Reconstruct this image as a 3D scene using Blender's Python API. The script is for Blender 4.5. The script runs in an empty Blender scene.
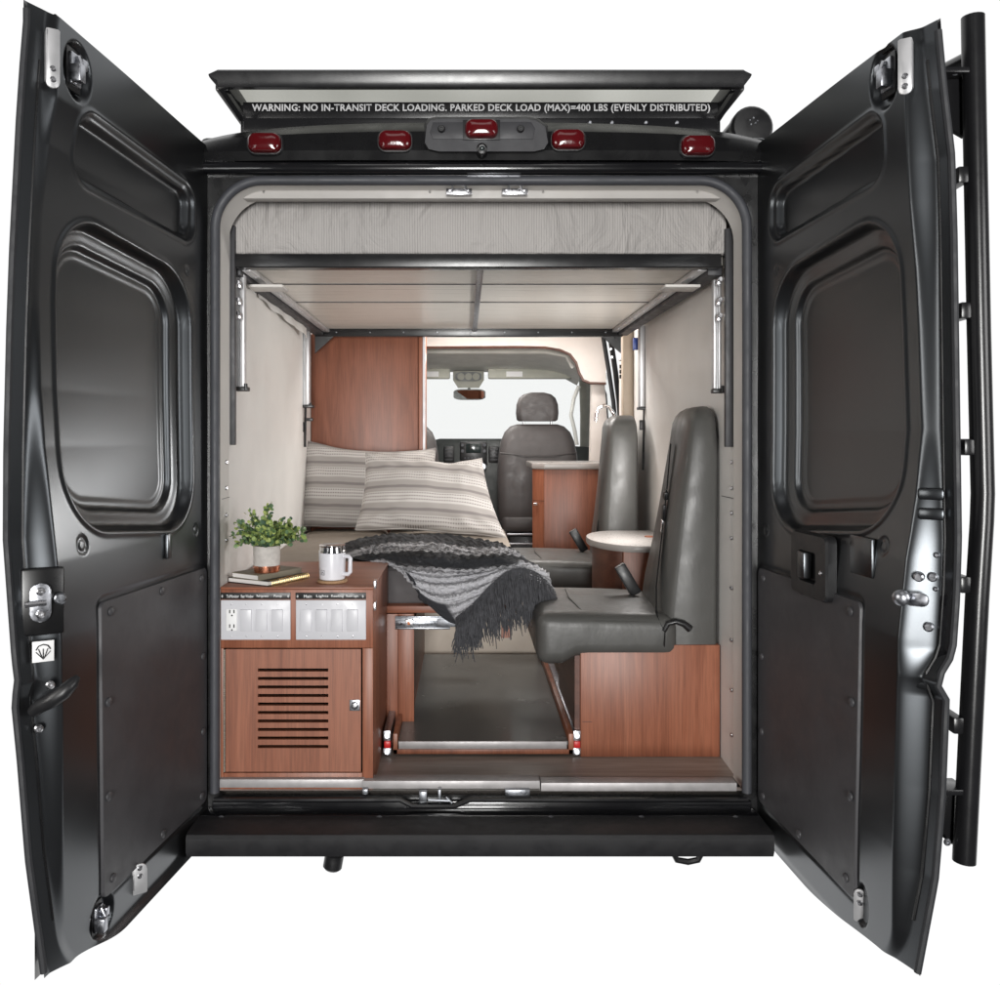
import bpy, bmesh, math, random
import numpy as np
from mathutils import Vector, Matrix, noise
random.seed(7)
PI = math.pi
R = math.radians
C = bpy.context.scene.collection

# ------------------------------------------------------------------ measuring
CAM_D, CAM_H, F, VX, VY = 2.64, 1.62, 884.0, 465.0, 438.0
def S(Y): return (Y + CAM_D) / F
def PX(px, Y): return (px - VX) * S(Y)
def PZ(py, Y): return CAM_H - (py - VY) * S(Y)
def P(px, py, Y): return Vector((PX(px, Y), Y, PZ(py, Y)))

# ------------------------------------------------------------------ materials
MATS = {}
def new_mat(name):
    m = bpy.data.materials.new(name); m.use_nodes = True
    nt = m.node_tree; b = nt.nodes['Principled BSDF']
    MATS[name] = m
    return m, nt, b
def N(nt, typ, **kw):
    n = nt.nodes.new(typ)
    for k, v in kw.items(): setattr(n, k, v)
    return n
def L(nt, a, b): nt.links.new(a, b)
def coords(nt, scale=(1, 1, 1), kind='Object'):
    t = N(nt, 'ShaderNodeTexCoord'); mp = N(nt, 'ShaderNodeMapping')
    mp.inputs['Scale'].default_value = scale
    L(nt, t.outputs[kind], mp.inputs['Vector'])
    return mp.outputs['Vector']
def noise_tex(nt, vec, scale, detail=3, dist=0.0, rough=.55):
    n = N(nt, 'ShaderNodeTexNoise')
    n.inputs['Scale'].default_value = scale; n.inputs['Detail'].default_value = detail
    n.inputs['Distortion'].default_value = dist; n.inputs['Roughness'].default_value = rough
    L(nt, vec, n.inputs['Vector'])
    return n.outputs['Fac']
def ramp(nt, fac, stops, interp='LINEAR'):
    r = N(nt, 'ShaderNodeValToRGB'); cr = r.color_ramp; cr.interpolation = interp
    while len(cr.elements) < len(stops): cr.elements.new(.5)
    for e, (p, c) in zip(cr.elements, stops):
        e.position = p; e.color = (c[0], c[1], c[2], 1) if len(c) > 1 else (c[0],) * 3 + (1,)
    L(nt, fac, r.inputs['Fac'])
    return r.outputs['Color']
def math_n(nt, op, a, b=None):
    m = N(nt, 'ShaderNodeMath', operation=op)
    for i, x in enumerate((a, b)):
        if x is None: continue
        if isinstance(x, (int, float)): m.inputs[i].default_value = x
        else: L(nt, x, m.inputs[i])
    return m.outputs[0]
def mixc(nt, fac, a, b, mode='MIX'):
    m = N(nt, 'ShaderNodeMix', data_type='RGBA', blend_type=mode)
    for idx, x in ((0, fac), (6, a), (7, b)):
        if isinstance(x, (int, float)): m.inputs[idx].default_value = x
        elif isinstance(x, tuple): m.inputs[idx].default_value = (*x, 1)
        else: L(nt, x, m.inputs[idx])
    return m.outputs[2]
def bump(nt, b, h, strength=.2, dist=.002):
    n = N(nt, 'ShaderNodeBump'); n.inputs['Strength'].default_value = strength; n.inputs['Distance'].default_value = dist
    L(nt, h, n.inputs['Height']); L(nt, n.outputs['Normal'], b.inputs['Normal'])

def simple(name, col, rough=.5, metal=0., coat=0., var=.12, vscale=9., rvar=.12, bscale=0, bstr=.1, bdist=.001, spec=.5):
    m, nt, b = new_mat(name)
    v = coords(nt)
    f = noise_tex(nt, v, vscale, 5)
    lo = tuple(c * (1 - var) for c in col); hi = tuple(min(1, c * (1 + var)) for c in col)
    L(nt, ramp(nt, f, [(.3, lo), (.7, hi)]), b.inputs['Base Color'])
    f2 = noise_tex(nt, v, vscale * 2.3, 6, .4)
    r = ramp(nt, f2, [(.3, (max(.02, rough - rvar),)), (.7, (min(1, rough + rvar),))])
    L(nt, r, b.inputs['Roughness'])
    b.inputs['Metallic'].default_value = metal
    b.inputs['Specular IOR Level'].default_value = spec
    b.inputs['Coat Weight'].default_value = coat; b.inputs['Coat Roughness'].default_value = .06
    if bscale: bump(nt, b, noise_tex(nt, v, bscale, 3), bstr, bdist)
    return m

simple('gloss_black', (.006, .006, .007), .2, coat=.7, rvar=.04, vscale=4)
simple('satin_black', (.0055, .0054, .0056), .31, rvar=.012, vscale=3, spec=1.0)
MATS['satin_black'].node_tree.nodes['Principled BSDF'].inputs['Coat Weight'].default_value = .15
MATS['satin_black'].node_tree.nodes['Principled BSDF'].inputs['Specular Tint'].default_value = (.86, .93, 1., 1)
MATS['satin_black'].node_tree.nodes['Principled BSDF'].inputs['Coat Roughness'].default_value = .22
simple('trim_board', (.050, .049, .053), .5, rvar=.07, bscale=1400, bstr=.25, bdist=.0005)
simple('jamb_black', (.007, .007, .0075), .28, rvar=.06, vscale=6)
simple('rubber', (.018, .019, .022), .6, bscale=500, bstr=.1)
simple('seal_grey', (.05, .052, .06), .55, bscale=300, bstr=.1)
simple('bumper_plastic', (.014, .014, .0155), .5, bscale=1300, bstr=.4, bdist=.0006)
simple('housing_plastic', (.032, .032, .036), .5, bscale=1500, bstr=.3, bdist=.0005)
simple('rack_black', (.010, .010, .011), .25, rvar=.025, bscale=1200, bstr=.12, bdist=.0003)
simple('letter_grey', (.52, .52, .53), .5, var=.05)
simple('header_cream_dimmed', (.46, .44, .42), .5, var=.04)  # trim cream darkened to offset the frontal light on the header
simple('plastic_black', (.012, .012, .013), .38, bscale=900, bstr=.12)
simple('strap_black', (.010, .010, .011), .75, bscale=1500, bstr=.3)
simple('steel', (.62, .62, .64), .28, metal=1, rvar=.1, vscale=30)
simple('zinc', (.42, .43, .46), .35, metal=1, rvar=.12, vscale=40)
simple('aluminium', (.58, .58, .59), .4, metal=.55, rvar=.05, vscale=14)
simple('zinc_dark', (.25, .26, .28), .35, metal=1, rvar=.12, vscale=40)
simple('sill_metal', (.40, .385, .385), .45, metal=.35, rvar=.05, vscale=25)
simple('deck_aluminium', (.8, .8, .78), .55, metal=.2, rvar=.04, vscale=2)
simple('chrome', (.85, .85, .86), .08, metal=1, rvar=.04)
simple('cream_panel', (.80, .785, .76), .5, var=.05, bscale=800, bstr=.08, vscale=3)
simple('cream_trim', (.66, .64, .61), .5, var=.05, bscale=700, bstr=.06, vscale=4)
simple('white_panel', (.78, .72, .67), .5, var=.04)
simple('headliner', (.70, .70, .66), .8, var=.08, bscale=500, bstr=.2)
simple('visor_cloth', (.42, .42, .365), .8, var=.1, bscale=500, bstr=.2)
simple('console_grey', (.16, .16, .135), .7)
simple('white_plastic', (.60, .60, .63), .4, var=.03)
simple('white_label', (.8, .8, .8), .5, var=.03)
simple('label_black', (.006, .006, .006), .4)
simple('letter_white', (.78, .78, .78), .5, var=.05)
simple('leather', (.074, .073, .069), .42, var=.1, bscale=420, bstr=.22, bdist=.0008, rvar=.08, vscale=5)
nt = MATS['leather'].node_tree; b = nt.nodes['Principled BSDF']
wv = noise_tex(nt, coords(nt, (9, 9, 5)), 1, 4, .25, .5); gv_ = noise_tex(nt, coords(nt), 420, 3)
bp_ = N(nt, 'ShaderNodeBump'); bp_.inputs['Strength'].default_value = .3; bp_.inputs['Distance'].default_value = .012; L(nt, wv, bp_.inputs['Height'])
for n_ in nt.nodes:
    if n_.type == 'BUMP' and n_ != bp_: L(nt, bp_.outputs['Normal'], n_.inputs['Normal'])
simple('leather_brown', (.058, .051, .050), .5, var=.1, bscale=420, bstr=.22, bdist=.0008)
simple('cushion_grey', (.085, .078, .08), .8, var=.08, bscale=600, bstr=.35, bdist=.0008)
simple('cushion_taupe', (.27, .23, .19), .85, var=.06, bscale=600, bstr=.35, bdist=.0008)
simple('counter', (.30, .28, .265), .3, var=.025, vscale=40, rvar=.04)
simple('dash_plastic', (.03, .034, .033), .5, bscale=800, bstr=.3)
simple('screen_dark', (.02, .028, .028), .15)
simple('tray_laminate', (.15, .155, .15), .24, var=.08, vscale=3, rvar=.04)
simple('floor_dark', (.03, .026, .024), .5)
simple('slot_dark', (.004, .004, .004), .8)
simple('mug_white', (.72, .72, .76), .32, var=.03)
simple('cork', (.36, .22, .12), .85, var=.4, vscale=300)
simple('concrete', (.50, .47, .44), .85, var=.12, vscale=60, bscale=250, bstr=.4)
simple('copper', (.80, .33, .20), .3, metal=1, rvar=.1, vscale=40)
simple('tan_post', (.36, .29, .22), .5, var=.06)
simple('soil', (.03, .02, .014), .95, bscale=300, bstr=.6)
simple('book_olive', (.16, .14, .10), .6, var=.08)
simple('book_black', (.012, .012, .012), .5)
simple('paper', (.70, .68, .66), .8, var=.04, bscale=0)
simple('gold', (.80, .58, .25), .25, metal=1)
simple('red_plastic', (.55, .02, .02), .35)
simple('blue_plastic', (.02, .06, .3), .4)
simple('orange_plastic', (.6, .16, .03), .4)
simple('stem', (.10, .13, .05), .7)
simple('piano_hinge', (.5, .45, .38), .4, metal=.8, var=.5, vscale=300)
simple('fringe_yarn', (.066, .067, .074), .95, var=.35, vscale=60)
simple('beige_end', (.42, .36, .30), .5, var=.12, vscale=5)

# red lens
m, nt, b = new_mat('red_lens')
b.inputs['Base Color'].default_value = (.085, .002, .004, 1); b.inputs['Roughness'].default_value = .15
b.inputs['Coat Weight'].default_value = .6
v = coords(nt, (300, 10, 10)); bump(nt, b, noise_tex(nt, v, 1, 1), .15, .001)

# mirror
m, nt, b = new_mat('mirror_glass'); b.inputs['Base Color'].default_value = (.85, .85, .85, 1); b.inputs['Metallic'].default_value = 1; b.inputs['Roughness'].default_value = .03

# clear glass
m, nt, b = new_mat('clear_glass')
nt.nodes.remove(b); o = nt.nodes['Material Output']
tr = N(nt, 'ShaderNodeBsdfTransparent'); tr.inputs['Color'].default_value = (.93, .945, .935, 1)
gl = N(nt, 'ShaderNodeBsdfGlossy'); gl.inputs['Roughness'].default_value = .02
fr = N(nt, 'ShaderNodeFresnel'); fr.inputs['IOR'].default_value = 1.45
mx = N(nt, 'ShaderNodeMixShader')
L(nt, fr.outputs[0], mx.inputs[0]); L(nt, tr.outputs[0], mx.inputs[1]); L(nt, gl.outputs[0], mx.inputs[2]); L(nt, mx.outputs[0], o.inputs['Surface'])

m, nt, b = new_mat('deck_tint')  # see-through tint imitating the bright underside of the deck
nt.nodes.remove(b); o = nt.nodes['Material Output']
tr = N(nt, 'ShaderNodeBsdfTransparent')
L(nt, ramp(nt, noise_tex(nt, coords(nt, (1.3, .4, .4)), 1.4, 2), [(.35, (.62, .62, .59)), (.65, (.80, .80, .77))]), tr.inputs['Color'])
gl = N(nt, 'ShaderNodeBsdfGlossy'); gl.inputs['Roughness'].default_value = .3; gl.inputs['Color'].default_value = (.5, .5, .5, 1)
mx = N(nt, 'ShaderNodeMixShader'); mx.inputs[0].default_value = .08
L(nt, tr.outputs[0], mx.inputs[1]); L(nt, gl.outputs[0], mx.inputs[2]); L(nt, mx.outputs[0], o.inputs['Surface'])

def wood(name, along, cols, rough=.42):
    m, nt, b = new_mat(name)
    big = {'z': (9, 9, .8), 'x': (.8, 9, 9), 'y': (9, .8, 9)}[along]
    fine = {'z': (220, 220, 7), 'x': (7, 220, 220), 'y': (220, 7, 220)}[along]
    v1 = coords(nt, big); v2 = coords(nt, fine)
    f1 = noise_tex(nt, v1, 1.6, 6, 1.1); f2 = noise_tex(nt, v2, 1, 4)
    base = ramp(nt, f1, [(.30, cols[0]), (.48, cols[1]), (.60, cols[2]), (.75, cols[1])])
    fib = ramp(nt, f2, [(.35, (.72, .72, .72)), (.6, (1.06, 1.06, 1.06))])
    L(nt, mixc(nt, .75, base, fib, 'MULTIPLY'), b.inputs['Base Color'])
    b.inputs['Roughness'].default_value = rough
    bump(nt, b, f2, .08, .0006)
    return m
CH = [(.19, .063, .032), (.262, .090, .047), (.31, .114, .062)]
wood('cherry', 'z', CH); wood('cherry_across', 'x', CH)
wood('cherry_deep', 'z', [(.155, .052, .028), (.205, .070, .037), (.235, .083, .046)])
wood('floor_wood', 'x', [(.24, .20, .175), (.32, .275, .24), (.38, .33, .295)], .42)
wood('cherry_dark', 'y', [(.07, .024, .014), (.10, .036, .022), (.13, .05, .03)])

# ticking of the bunk mattress: fine upright stripes
m, nt, b = new_mat('ticking')
tc = N(nt, 'ShaderNodeTexCoord'); sx = N(nt, 'ShaderNodeSeparateXYZ'); L(nt, tc.outputs['Object'], sx.inputs[0])
wob = noise_tex(nt, coords(nt, (1, 1, 1)), 5, 3)
xx = math_n(nt, 'ADD', sx.outputs['X'], math_n(nt, 'MULTIPLY', wob, .006))
fr_ = math_n(nt, 'FRACT', math_n(nt, 'MULTIPLY', xx, 125.))
st = ramp(nt, fr_, [(0., (.44, .42, .405)), (.42, (.455, .435, .42)), (.55, (.30, .285, .278)), (.75, (.30, .285, .278)), (.9, (.44, .42, .405))])
pat = noise_tex(nt, coords(nt, (60, 60, 3)), 1, 2)
col = mixc(nt, math_n(nt, 'MULTIPLY', pat, .75), st, (.415, .395, .38))
L(nt, col, b.inputs['Base Color']); b.inputs['Roughness'].default_value = .9
wr = noise_tex(nt, coords(nt, (9, 9, 4)), 1, 5, 1.2); bump(nt, b, wr, .8, .03)

# striped pillow
m, nt, b = new_mat('pillow_stripe')
tc = N(nt, 'ShaderNodeTexCoord'); sx = N(nt, 'ShaderNodeSeparateXYZ'); L(nt, tc.outputs['Object'], sx.inputs[0])
wob = noise_tex(nt, coords(nt, (1, 1, 1)), 5, 2)
zz = math_n(nt, 'ADD', sx.outputs['Z'], math_n(nt, 'MULTIPLY', wob, .014))
fz = math_n(nt, 'FRACT', math_n(nt, 'ADD', math_n(nt, 'MULTIPLY', zz, 9.2), .15))
dk = (.225, .203, .198); md = (.36, .336, .318); cr_ = (.54, .515, .495)
base = ramp(nt, fz, [(0., md), (.10, md), (.13, dk), (.22, dk), (.26, md), (.46, md), (.50, cr_), (.93, cr_), (.97, md)])
inlight = ramp(nt, fz, [(.50, (0,)), (.53, (1,)), (.90, (1,)), (.93, (0,))])
ln = ramp(nt, math_n(nt, 'FRACT', math_n(nt, 'MULTIPLY', zz, 9.2 * 7)), [(0., (1,)), (.3, (1,)), (.4, (0,)), (.9, (0,)), (1., (1,))])
dot = ramp(nt, math_n(nt, 'FRACT', math_n(nt, 'MULTIPLY', sx.outputs['X'], 85.)), [(.35, (1,)), (.5, (.15,)), (.9, (.15,)), (1., (1,))])
fac = math_n(nt, 'MULTIPLY', math_n(nt, 'MULTIPLY', inlight, ln), dot)
L(nt, mixc(nt, fac, base, (.22, .195, .187)), b.inputs['Base Color']); b.inputs['Roughness'].default_value = .92
bump(nt, b, noise_tex(nt, coords(nt, (500, 500, 500)), 1, 2), .35, .001)

# knitted blanket: uv driven bands of marled yarn
m, nt, b = new_mat('knit')
uvn = N(nt, 'ShaderNodeUVMap'); uvn.uv_map = 'UVMap'
sx = N(nt, 'ShaderNodeSeparateXYZ'); L(nt, uvn.outputs[0], sx.inputs[0])
mpb = N(nt, 'ShaderNodeMapping'); mpb.inputs['Scale'].default_value = (46, 60, 1); L(nt, uvn.outputs[0], mpb.inputs['Vector'])
sp = noise_tex(nt, mpb.outputs[0], 1.9, 3, .8, .75)
mpl = N(nt, 'ShaderNodeMapping'); mpl.inputs['Scale'].default_value = (7, 75, 1); L(nt, uvn.outputs[0], mpl.inputs['Vector'])
sl1 = noise_tex(nt, mpl.outputs[0], 1., 3, .5, .6)
mpm = N(nt, 'ShaderNodeMapping'); mpm.inputs['Scale'].default_value = (75, 7, 1); L(nt, uvn.outputs[0], mpm.inputs['Vector'])
sl2 = noise_tex(nt, mpm.outputs[0], 1., 3, .5, .6)
sl = sl1
dark = (.024, .025, .029); lite = (.60, .60, .63); mid = (.11, .11, .12)
band = ramp(nt, sx.outputs['Y'], [(0., (.12,)), (.12, (.12,)), (.17, (.62,)), (.28, (.60,)), (.33, (.10,)), (.44, (.08,)), (.48, (.80,)), (1., (.88,))])
mixv = math_n(nt, 'ADD', math_n(nt, 'MULTIPLY', sp, 1.0), math_n(nt, 'MULTIPLY', sl, 1.0))
thr = math_n(nt, 'SUBTRACT', math_n(nt, 'ADD', band, mixv), .98)
fl = ramp(nt, thr, [(.25, (0,)), (.5, (.16,)), (.85, (1,))])
colk = mixc(nt, fl, dark, lite)
hem = ramp(nt, sx.outputs['X'], [(.0, (1,)), (.40, (1,)), (.43, (0,))])
hem2 = math_n(nt, 'MULTIPLY', hem, ramp(nt, sx.outputs['Y'], [(.80, (0,)), (.825, (1,))]))
rib_shade = ramp(nt, math_n(nt, 'ADD', math_n(nt, 'MULTIPLY', math_n(nt, 'SINE', math_n(nt, 'ADD', math_n(nt, 'MULTIPLY', sx.outputs['Y'], 84.), math_n(nt, 'MULTIPLY', sp, 7.))), .5), .5), [(.05, (.42,)), (.40, (1,))])  # shade in the troughs between ribs, painted into the yarn colour
L(nt, mixc(nt, hem2, mixc(nt, 1., colk, rib_shade, 'MULTIPLY'), (.035, .036, .042)), b.inputs['Base Color']); b.inputs['Roughness'].default_value = .95
bump(nt, b, math_n(nt, 'ADD', sp, sl), .8, .006)

# leaves
m, nt, b = new_mat('leaf')
oi = N(nt, 'ShaderNodeNewGeometry')
L(nt, ramp(nt, oi.outputs['Random Per Island'], [(0., (.05, .095, .065)), (.35, (.12, .20, .085)), (.7, (.25, .33, .09)), (1., (.40, .47, .15))]), b.inputs['Base Color'])
b.inputs['Roughness'].default_value = .5

# bunk underside: brushed aluminium-faced panel
m, nt, b = new_mat('bunk_panel')
f = noise_tex(nt, coords(nt, (2, 160, 160)), 1, 3)
L(nt, ramp(nt, f, [(.3, (.70, .67, .61)), (.7, (.77, .74, .69))]), b.inputs['Base Color'])
b.inputs['Metallic'].default_value = .15
L(nt, ramp(nt, f, [(.3, (.26,)), (.7, (.38,))]), b.inputs['Roughness'])

# ------------------------------------------------------------------ geometry helpers
def rrect(x0, x1, z0, z1, r, n=8):
    """rounded rectangle, r one radius or (bl, br, tr, tl)"""
    if not isinstance(r, (tuple, list)): r = (r,) * 4
    out = []
    for (cx, cz, a0, rr) in ((x0 + r[0], z0 + r[0], PI, r[0]), (x1 - r[1], z0 + r[1], 1.5 * PI, r[1]),
                             (x1 - r[2], z1 - r[2], 0, r[2]), (x0 + r[3], z1 - r[3], .5 * PI, r[3])):
        for k in range(n + 1):
            a = a0 + .5 * PI * k / n
            out.append((cx + rr * math.cos(a), cz + rr * math.sin(a)))
    return out

class MB:
    def __init__(s): s.v = []; s.f = []; s.chunks = []
    def add(s, vs, fs):
        s.chunks.append((len(s.v), len(s.f))); o = len(s.v); s.v += [tuple(v) for v in vs]; s.f += [tuple(i + o for i in f) for f in fs]; return s
    def bm(s, b):
        b.verts.index_update(); b.verts.ensure_lookup_table()
        s.add([v.co.copy() for v in b.verts], [[v.index for v in f.verts] for f in b.faces]); b.free(); return s
    def obox(s, c, ax, ay, az, hx, hy, hz, bev=0., seg=2):
        b = bmesh.new(); bmesh.ops.create_cube(b, size=2)
        bmesh.ops.scale(b, vec=(hx, hy, hz), verts=b.verts)
        if bev: bmesh.ops.bevel(b, geom=list(b.edges), offset=min(bev, .95 * min(hx, hy, hz)), segments=seg, profile=.5, affect='EDGES', clamp_overlap=True)
        ax, ay, az = Vector(ax).normalized(), Vector(ay).normalized(), Vector(az).normalized()
        M = Matrix(((ax.x, ay.x, az.x, c[0]), (ax.y, ay.y, az.y, c[1]), (ax.z, ay.z, az.z, c[2]), (0, 0, 0, 1)))
        bmesh.ops.transform(b, matrix=M, verts=b.verts)
        return s.bm(b)
    def box(s, x0, x1, y0, y1, z0, z1, bev=0., seg=2):
        return s.obox(((x0 + x1) / 2, (y0 + y1) / 2, (z0 + z1) / 2), (1, 0, 0), (0, 1, 0), (0, 0, 1), abs(x1 - x0) / 2, abs(y1 - y0) / 2, abs(z1 - z0) / 2, bev, seg)
    def pbox(s, px0, px1, py0, py1, Y, depth, bev=0., seg=2):
        """box whose near face is at depth Y and spans the measured extents"""
        return s.box(PX(px0, Y), PX(px1, Y), Y, Y + depth, PZ(py1, Y), PZ(py0, Y), bev, seg)
    def loft(s, loops, closed=True, cap0=False, cap1=False):
        n = len(loops[0]); vs = [p for l in loops for p in l]; fs = []
        for i in range(len(loops) - 1):
            for k in range(n if closed else n - 1):
                k2 = (k + 1) % n
                fs.append((i * n + k, i * n + k2, (i + 1) * n + k2, (i + 1) * n + k))
        if cap0: fs.append(tuple(reversed(range(n))))
        if cap1: fs.append(tuple(range((len(loops) - 1) * n, len(loops) * n)))
        return s.add(vs, fs)
    def tube(s, pts, r, n=10, caps=True, closed=False):
        pts = [Vector(p) for p in pts]; m = len(pts)
        rs = r if isinstance(r, (list, tuple)) else [r] * m
        loops = []; prev = None
        for i, p in enumerate(pts):
            a = pts[(i - 1) % m] if (closed or i > 0) else p
            c = pts[(i + 1) % m] if (closed or i < m - 1) else p
            t = (c - a); t = t.normalized() if t.length > 1e-9 else Vector((0, 0, 1))
            if prev is None:
                u = t.orthogonal().normalized()
            else:
                u = prev - t * prev.dot(t)
                u = u.normalized() if u.length > 1e-6 else t.orthogonal().normalized()
            prev = u; w = t.cross(u)
            loops.append([p + (u * math.cos(2 * PI * k / n) + w * math.sin(2 * PI * k / n)) * rs[i] for k in range(n)])
        if closed: loops.append(loops[0])
        return s.loft(loops, True, caps and not closed, caps and not closed)
    def cyl(s, a, b, r, n=20, bev=0.):
        a, b = Vector(a), Vector(b)
        if bev:
            d = (b - a).normalized() * bev
            return s.tube([a, a + d * .001, a + d, b - d, b - d * .001, b], [r - bev, r - bev, r, r, r - bev, r - bev][:6], n)
        return s.tube([a, b], r, n)
    def lathe(s, prof, c, axis=(0, 0, 1), n=32, cap0=True, cap1=True):
        z = Vector(axis).normalized(); u = z.orthogonal().normalized(); w = z.cross(u); c = Vector(c)
        loops = [[c + z * h + (u * math.cos(2 * PI * k / n) + w * math.sin(2 * PI * k / n)) * r for k in range(n)] for r, h in prof]
        return s.loft(loops, True, cap0, cap1)
    def plate(s, pts, d, bev=0.):
        """extrude a planar polygon of 3-D points by vector d"""
        pts = [Vector(p) for p in pts]; d = Vector(d); n = len(pts)
        b = bmesh.new(); va = [b.verts.new(p) for p in pts]; vb = [b.verts.new(p + d) for p in pts]
        b.faces.new(va); b.faces.new(list(reversed(vb)))
        for k in range(n): b.faces.new((va[(k + 1) % n], va[k], vb[k], vb[(k + 1) % n]))
        if bev:
            es = [e for e in b.edges if (e.verts[0] in va) == (e.verts[1] in va)]
            bmesh.ops.bevel(b, geom=es, offset=bev, segments=2, profile=.5, affect='EDGES', clamp_overlap=True)
        return s.bm(b)
    def each(s, name, mat, parent, sharp=38):
        """link every added shape as an object of its own"""
        ch = s.chunks + [(len(s.v), len(s.f))]; out = []
        for (v0, f0), (v1, f1) in zip(ch[:-1], ch[1:]):
            q = MB(); q.v = s.v[v0:v1]; q.f = [tuple(i - v0 for i in f) for f in s.f[f0:f1]]
            out.append(q.build(name, mat, parent, sharp))
        return out
    def build(s, name, mat, parent=None, sharp=38, label=None):
        me = bpy.data.meshes.new(name)
        off = wloc(parent) if parent is not None else Vector((0, 0, 0))
        me.from_pydata([(v[0] - off.x, v[1] - off.y, v[2] - off.z) for v in s.v], [], s.f)
        b = bmesh.new(); b.from_mesh(me); bmesh.ops.recalc_face_normals(b, faces=b.faces); b.to_mesh(me); b.free()
        me.polygons.foreach_set('use_smooth', [True] * len(me.polygons))
        me.set_sharp_from_angle(angle=R(sharp))
        me.materials.append(MATS[mat])
        o = bpy.data.objects.new(name, me); C.objects.link(o)
        if parent is not None: o.parent = parent
        if label: o['label'] = label
        return o
def wloc(o):
    l = Vector((0, 0, 0))
    while o is not None: l += o.location; o = o.parent
    return l
def thing(name, label, cat, loc=(0, 0, 0), group=None):
    o = bpy.data.objects.new(name, None); C.objects.link(o); o.location = loc; o.empty_display_size = .05
    return tag(o, label, cat, group)
def tag(o, label, cat, group=None):
    o['label'] = label; o['category'] = cat
    if group: o['group'] = group
    return o
def copy_tree(o, parent=None):
    c = o.copy(); C.objects.link(c)
    if parent is not None: c.parent = parent
    for ch in list(o.children): copy_tree(ch, c)
    return c
def sheet(name, mat, parent, X, Y, Z, uv=False, closed=False, sharp=60):
    """grid surface from numpy arrays"""
    nr, nc = X.shape
    off = wloc(parent) if parent is not None else Vector((0, 0, 0))
    co = np.stack([X - off.x, Y - off.y, Z - off.z], -1).reshape(-1, 3)
    idx = np.arange(nr * nc).reshape(nr, nc)
    fa = np.stack([idx[:-1, :-1], idx[:-1, 1:], idx[1:, 1:], idx[1:, :-1]], -1).reshape(-1, 4)
    me = bpy.data.meshes.new(name)
    me.from_pydata(co.tolist(), [], fa.tolist())
    me.polygons.foreach_set('use_smooth', [True] * len(me.polygons))
    if uv:
        ul = me.uv_layers.new(name='UVMap')
        us, vs = np.meshgrid(np.linspace(0, 1, nc), np.linspace(0, 1, nr))
        U = np.stack([us, vs], -1).reshape(-1, 2)[fa.reshape(-1)]
        ul.data.foreach_set('uv', U.reshape(-1))
    me.materials.append(MATS[mat])
    o = bpy.data.objects.new(name, me); C.objects.link(o)
    if parent is not None: o.parent = parent
    return o
def text_mesh(name, body, mat, parent, rect, Y, bold=.018, space=1.0, extr=.0006):
    """lettering filling rect = (x0, x1, z0, z1) on the plane y = Y, read from -Y"""
    cu = bpy.data.curves.new(name, 'FONT'); cu.body = body; cu.offset = bold; cu.space_character = space; cu.extrude = 0
    cu.resolution_u = 3
    to = bpy.data.objects.new(name, cu); C.objects.link(to)
    dg = bpy.context.evaluated_depsgraph_get()
    me = bpy.data.meshes.new_from_object(to.evaluated_get(dg)); bpy.data.objects.remove(to)
    xs = [v.co.x for v in me.vertices]; ys = [v.co.y for v in me.vertices]
    x0, x1, z0, z1 = rect
    off = wloc(parent)
    for v in me.vertices:
        u = (v.co.x - min(xs)) / (max(xs) - min(xs)) if False else None
    ax, bx, ay, by = min(xs), max(xs), min(ys), max(ys)
    for v in me.vertices:
        v.co = Vector((x0 + (v.co.x - ax) / (bx - ax) * (x1 - x0), Y, z0 + (v.co.y - ay) / (by - ay) * (z1 - z0))) - off
    me.materials.clear(); me.materials.append(MATS[mat])
    o = bpy.data.objects.new(name, me); C.objects.link(o); o.parent = parent
    return o
def screw(mb, p, nrm, r=.005, h=.003):
    n = Vector(nrm).normalized(); p = Vector(p)
    mb.lathe([(r, 0), (r, h * .5), (r * .7, h), (r * .35, h), (r * .3, h * .55), (.0003, h * .5)], p, n, 14, True, True)

def interp(tab, z):
    tab = sorted(tab); return np.interp(z, [a for a, _ in tab], [b_ for _, b_ in tab])
def sstep(a, b_, x):
    t = np.clip((x - a) / (b_ - a), 0, 1); return t * t * (3 - 2 * t)
def sd_rr(x, z, x0, x1, z0, z1, r):
    cx, cz = (x0 + x1) / 2, (z0 + z1) / 2; hx, hz = (x1 - x0) / 2 - r, (z1 - z0) / 2 - r
    qx, qz = np.abs(x - cx) - hx, np.abs(z - cz) - hz
    return np.hypot(np.maximum(qx, 0), np.maximum(qz, 0)) + np.minimum(np.maximum(qx, qz), 0) - r

FLZ = .565       # van floor height
# =================================================================== CAMPER VAN
van = thing('camper_van', 'black camper van with both rear doors swung wide open onto its furnished interior', 'camper van', (.04, 0, 0))

# ---- rear frame
outer = rrect(-.795, .895, .44, 2.47, (.03, .03, .12, .12), 10)
inner = rrect(-.7435, .839, .555, 2.387, (.03, .03, .14, .14), 10)
mb = MB()
mb.loft([[(x, .06, z) for x, z in outer], [(x, -.004, z) for x, z in outer], [(x, -.004, z) for x, z in inner], [(x, .03, z) for x, z in inner]])
mb.build('rear_frame', 'jamb_black', van, 12)
mb = MB()
ring = [(x, -.010, z) for x, z in inner if z > .60]
k0 = max(range(len(inner)), key=lambda i: 0)
ordered = [(x, z) for x, z in rrect(-.7435, .839, .50, 2.387, (.001, .001, .14, .14), 14)]
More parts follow.
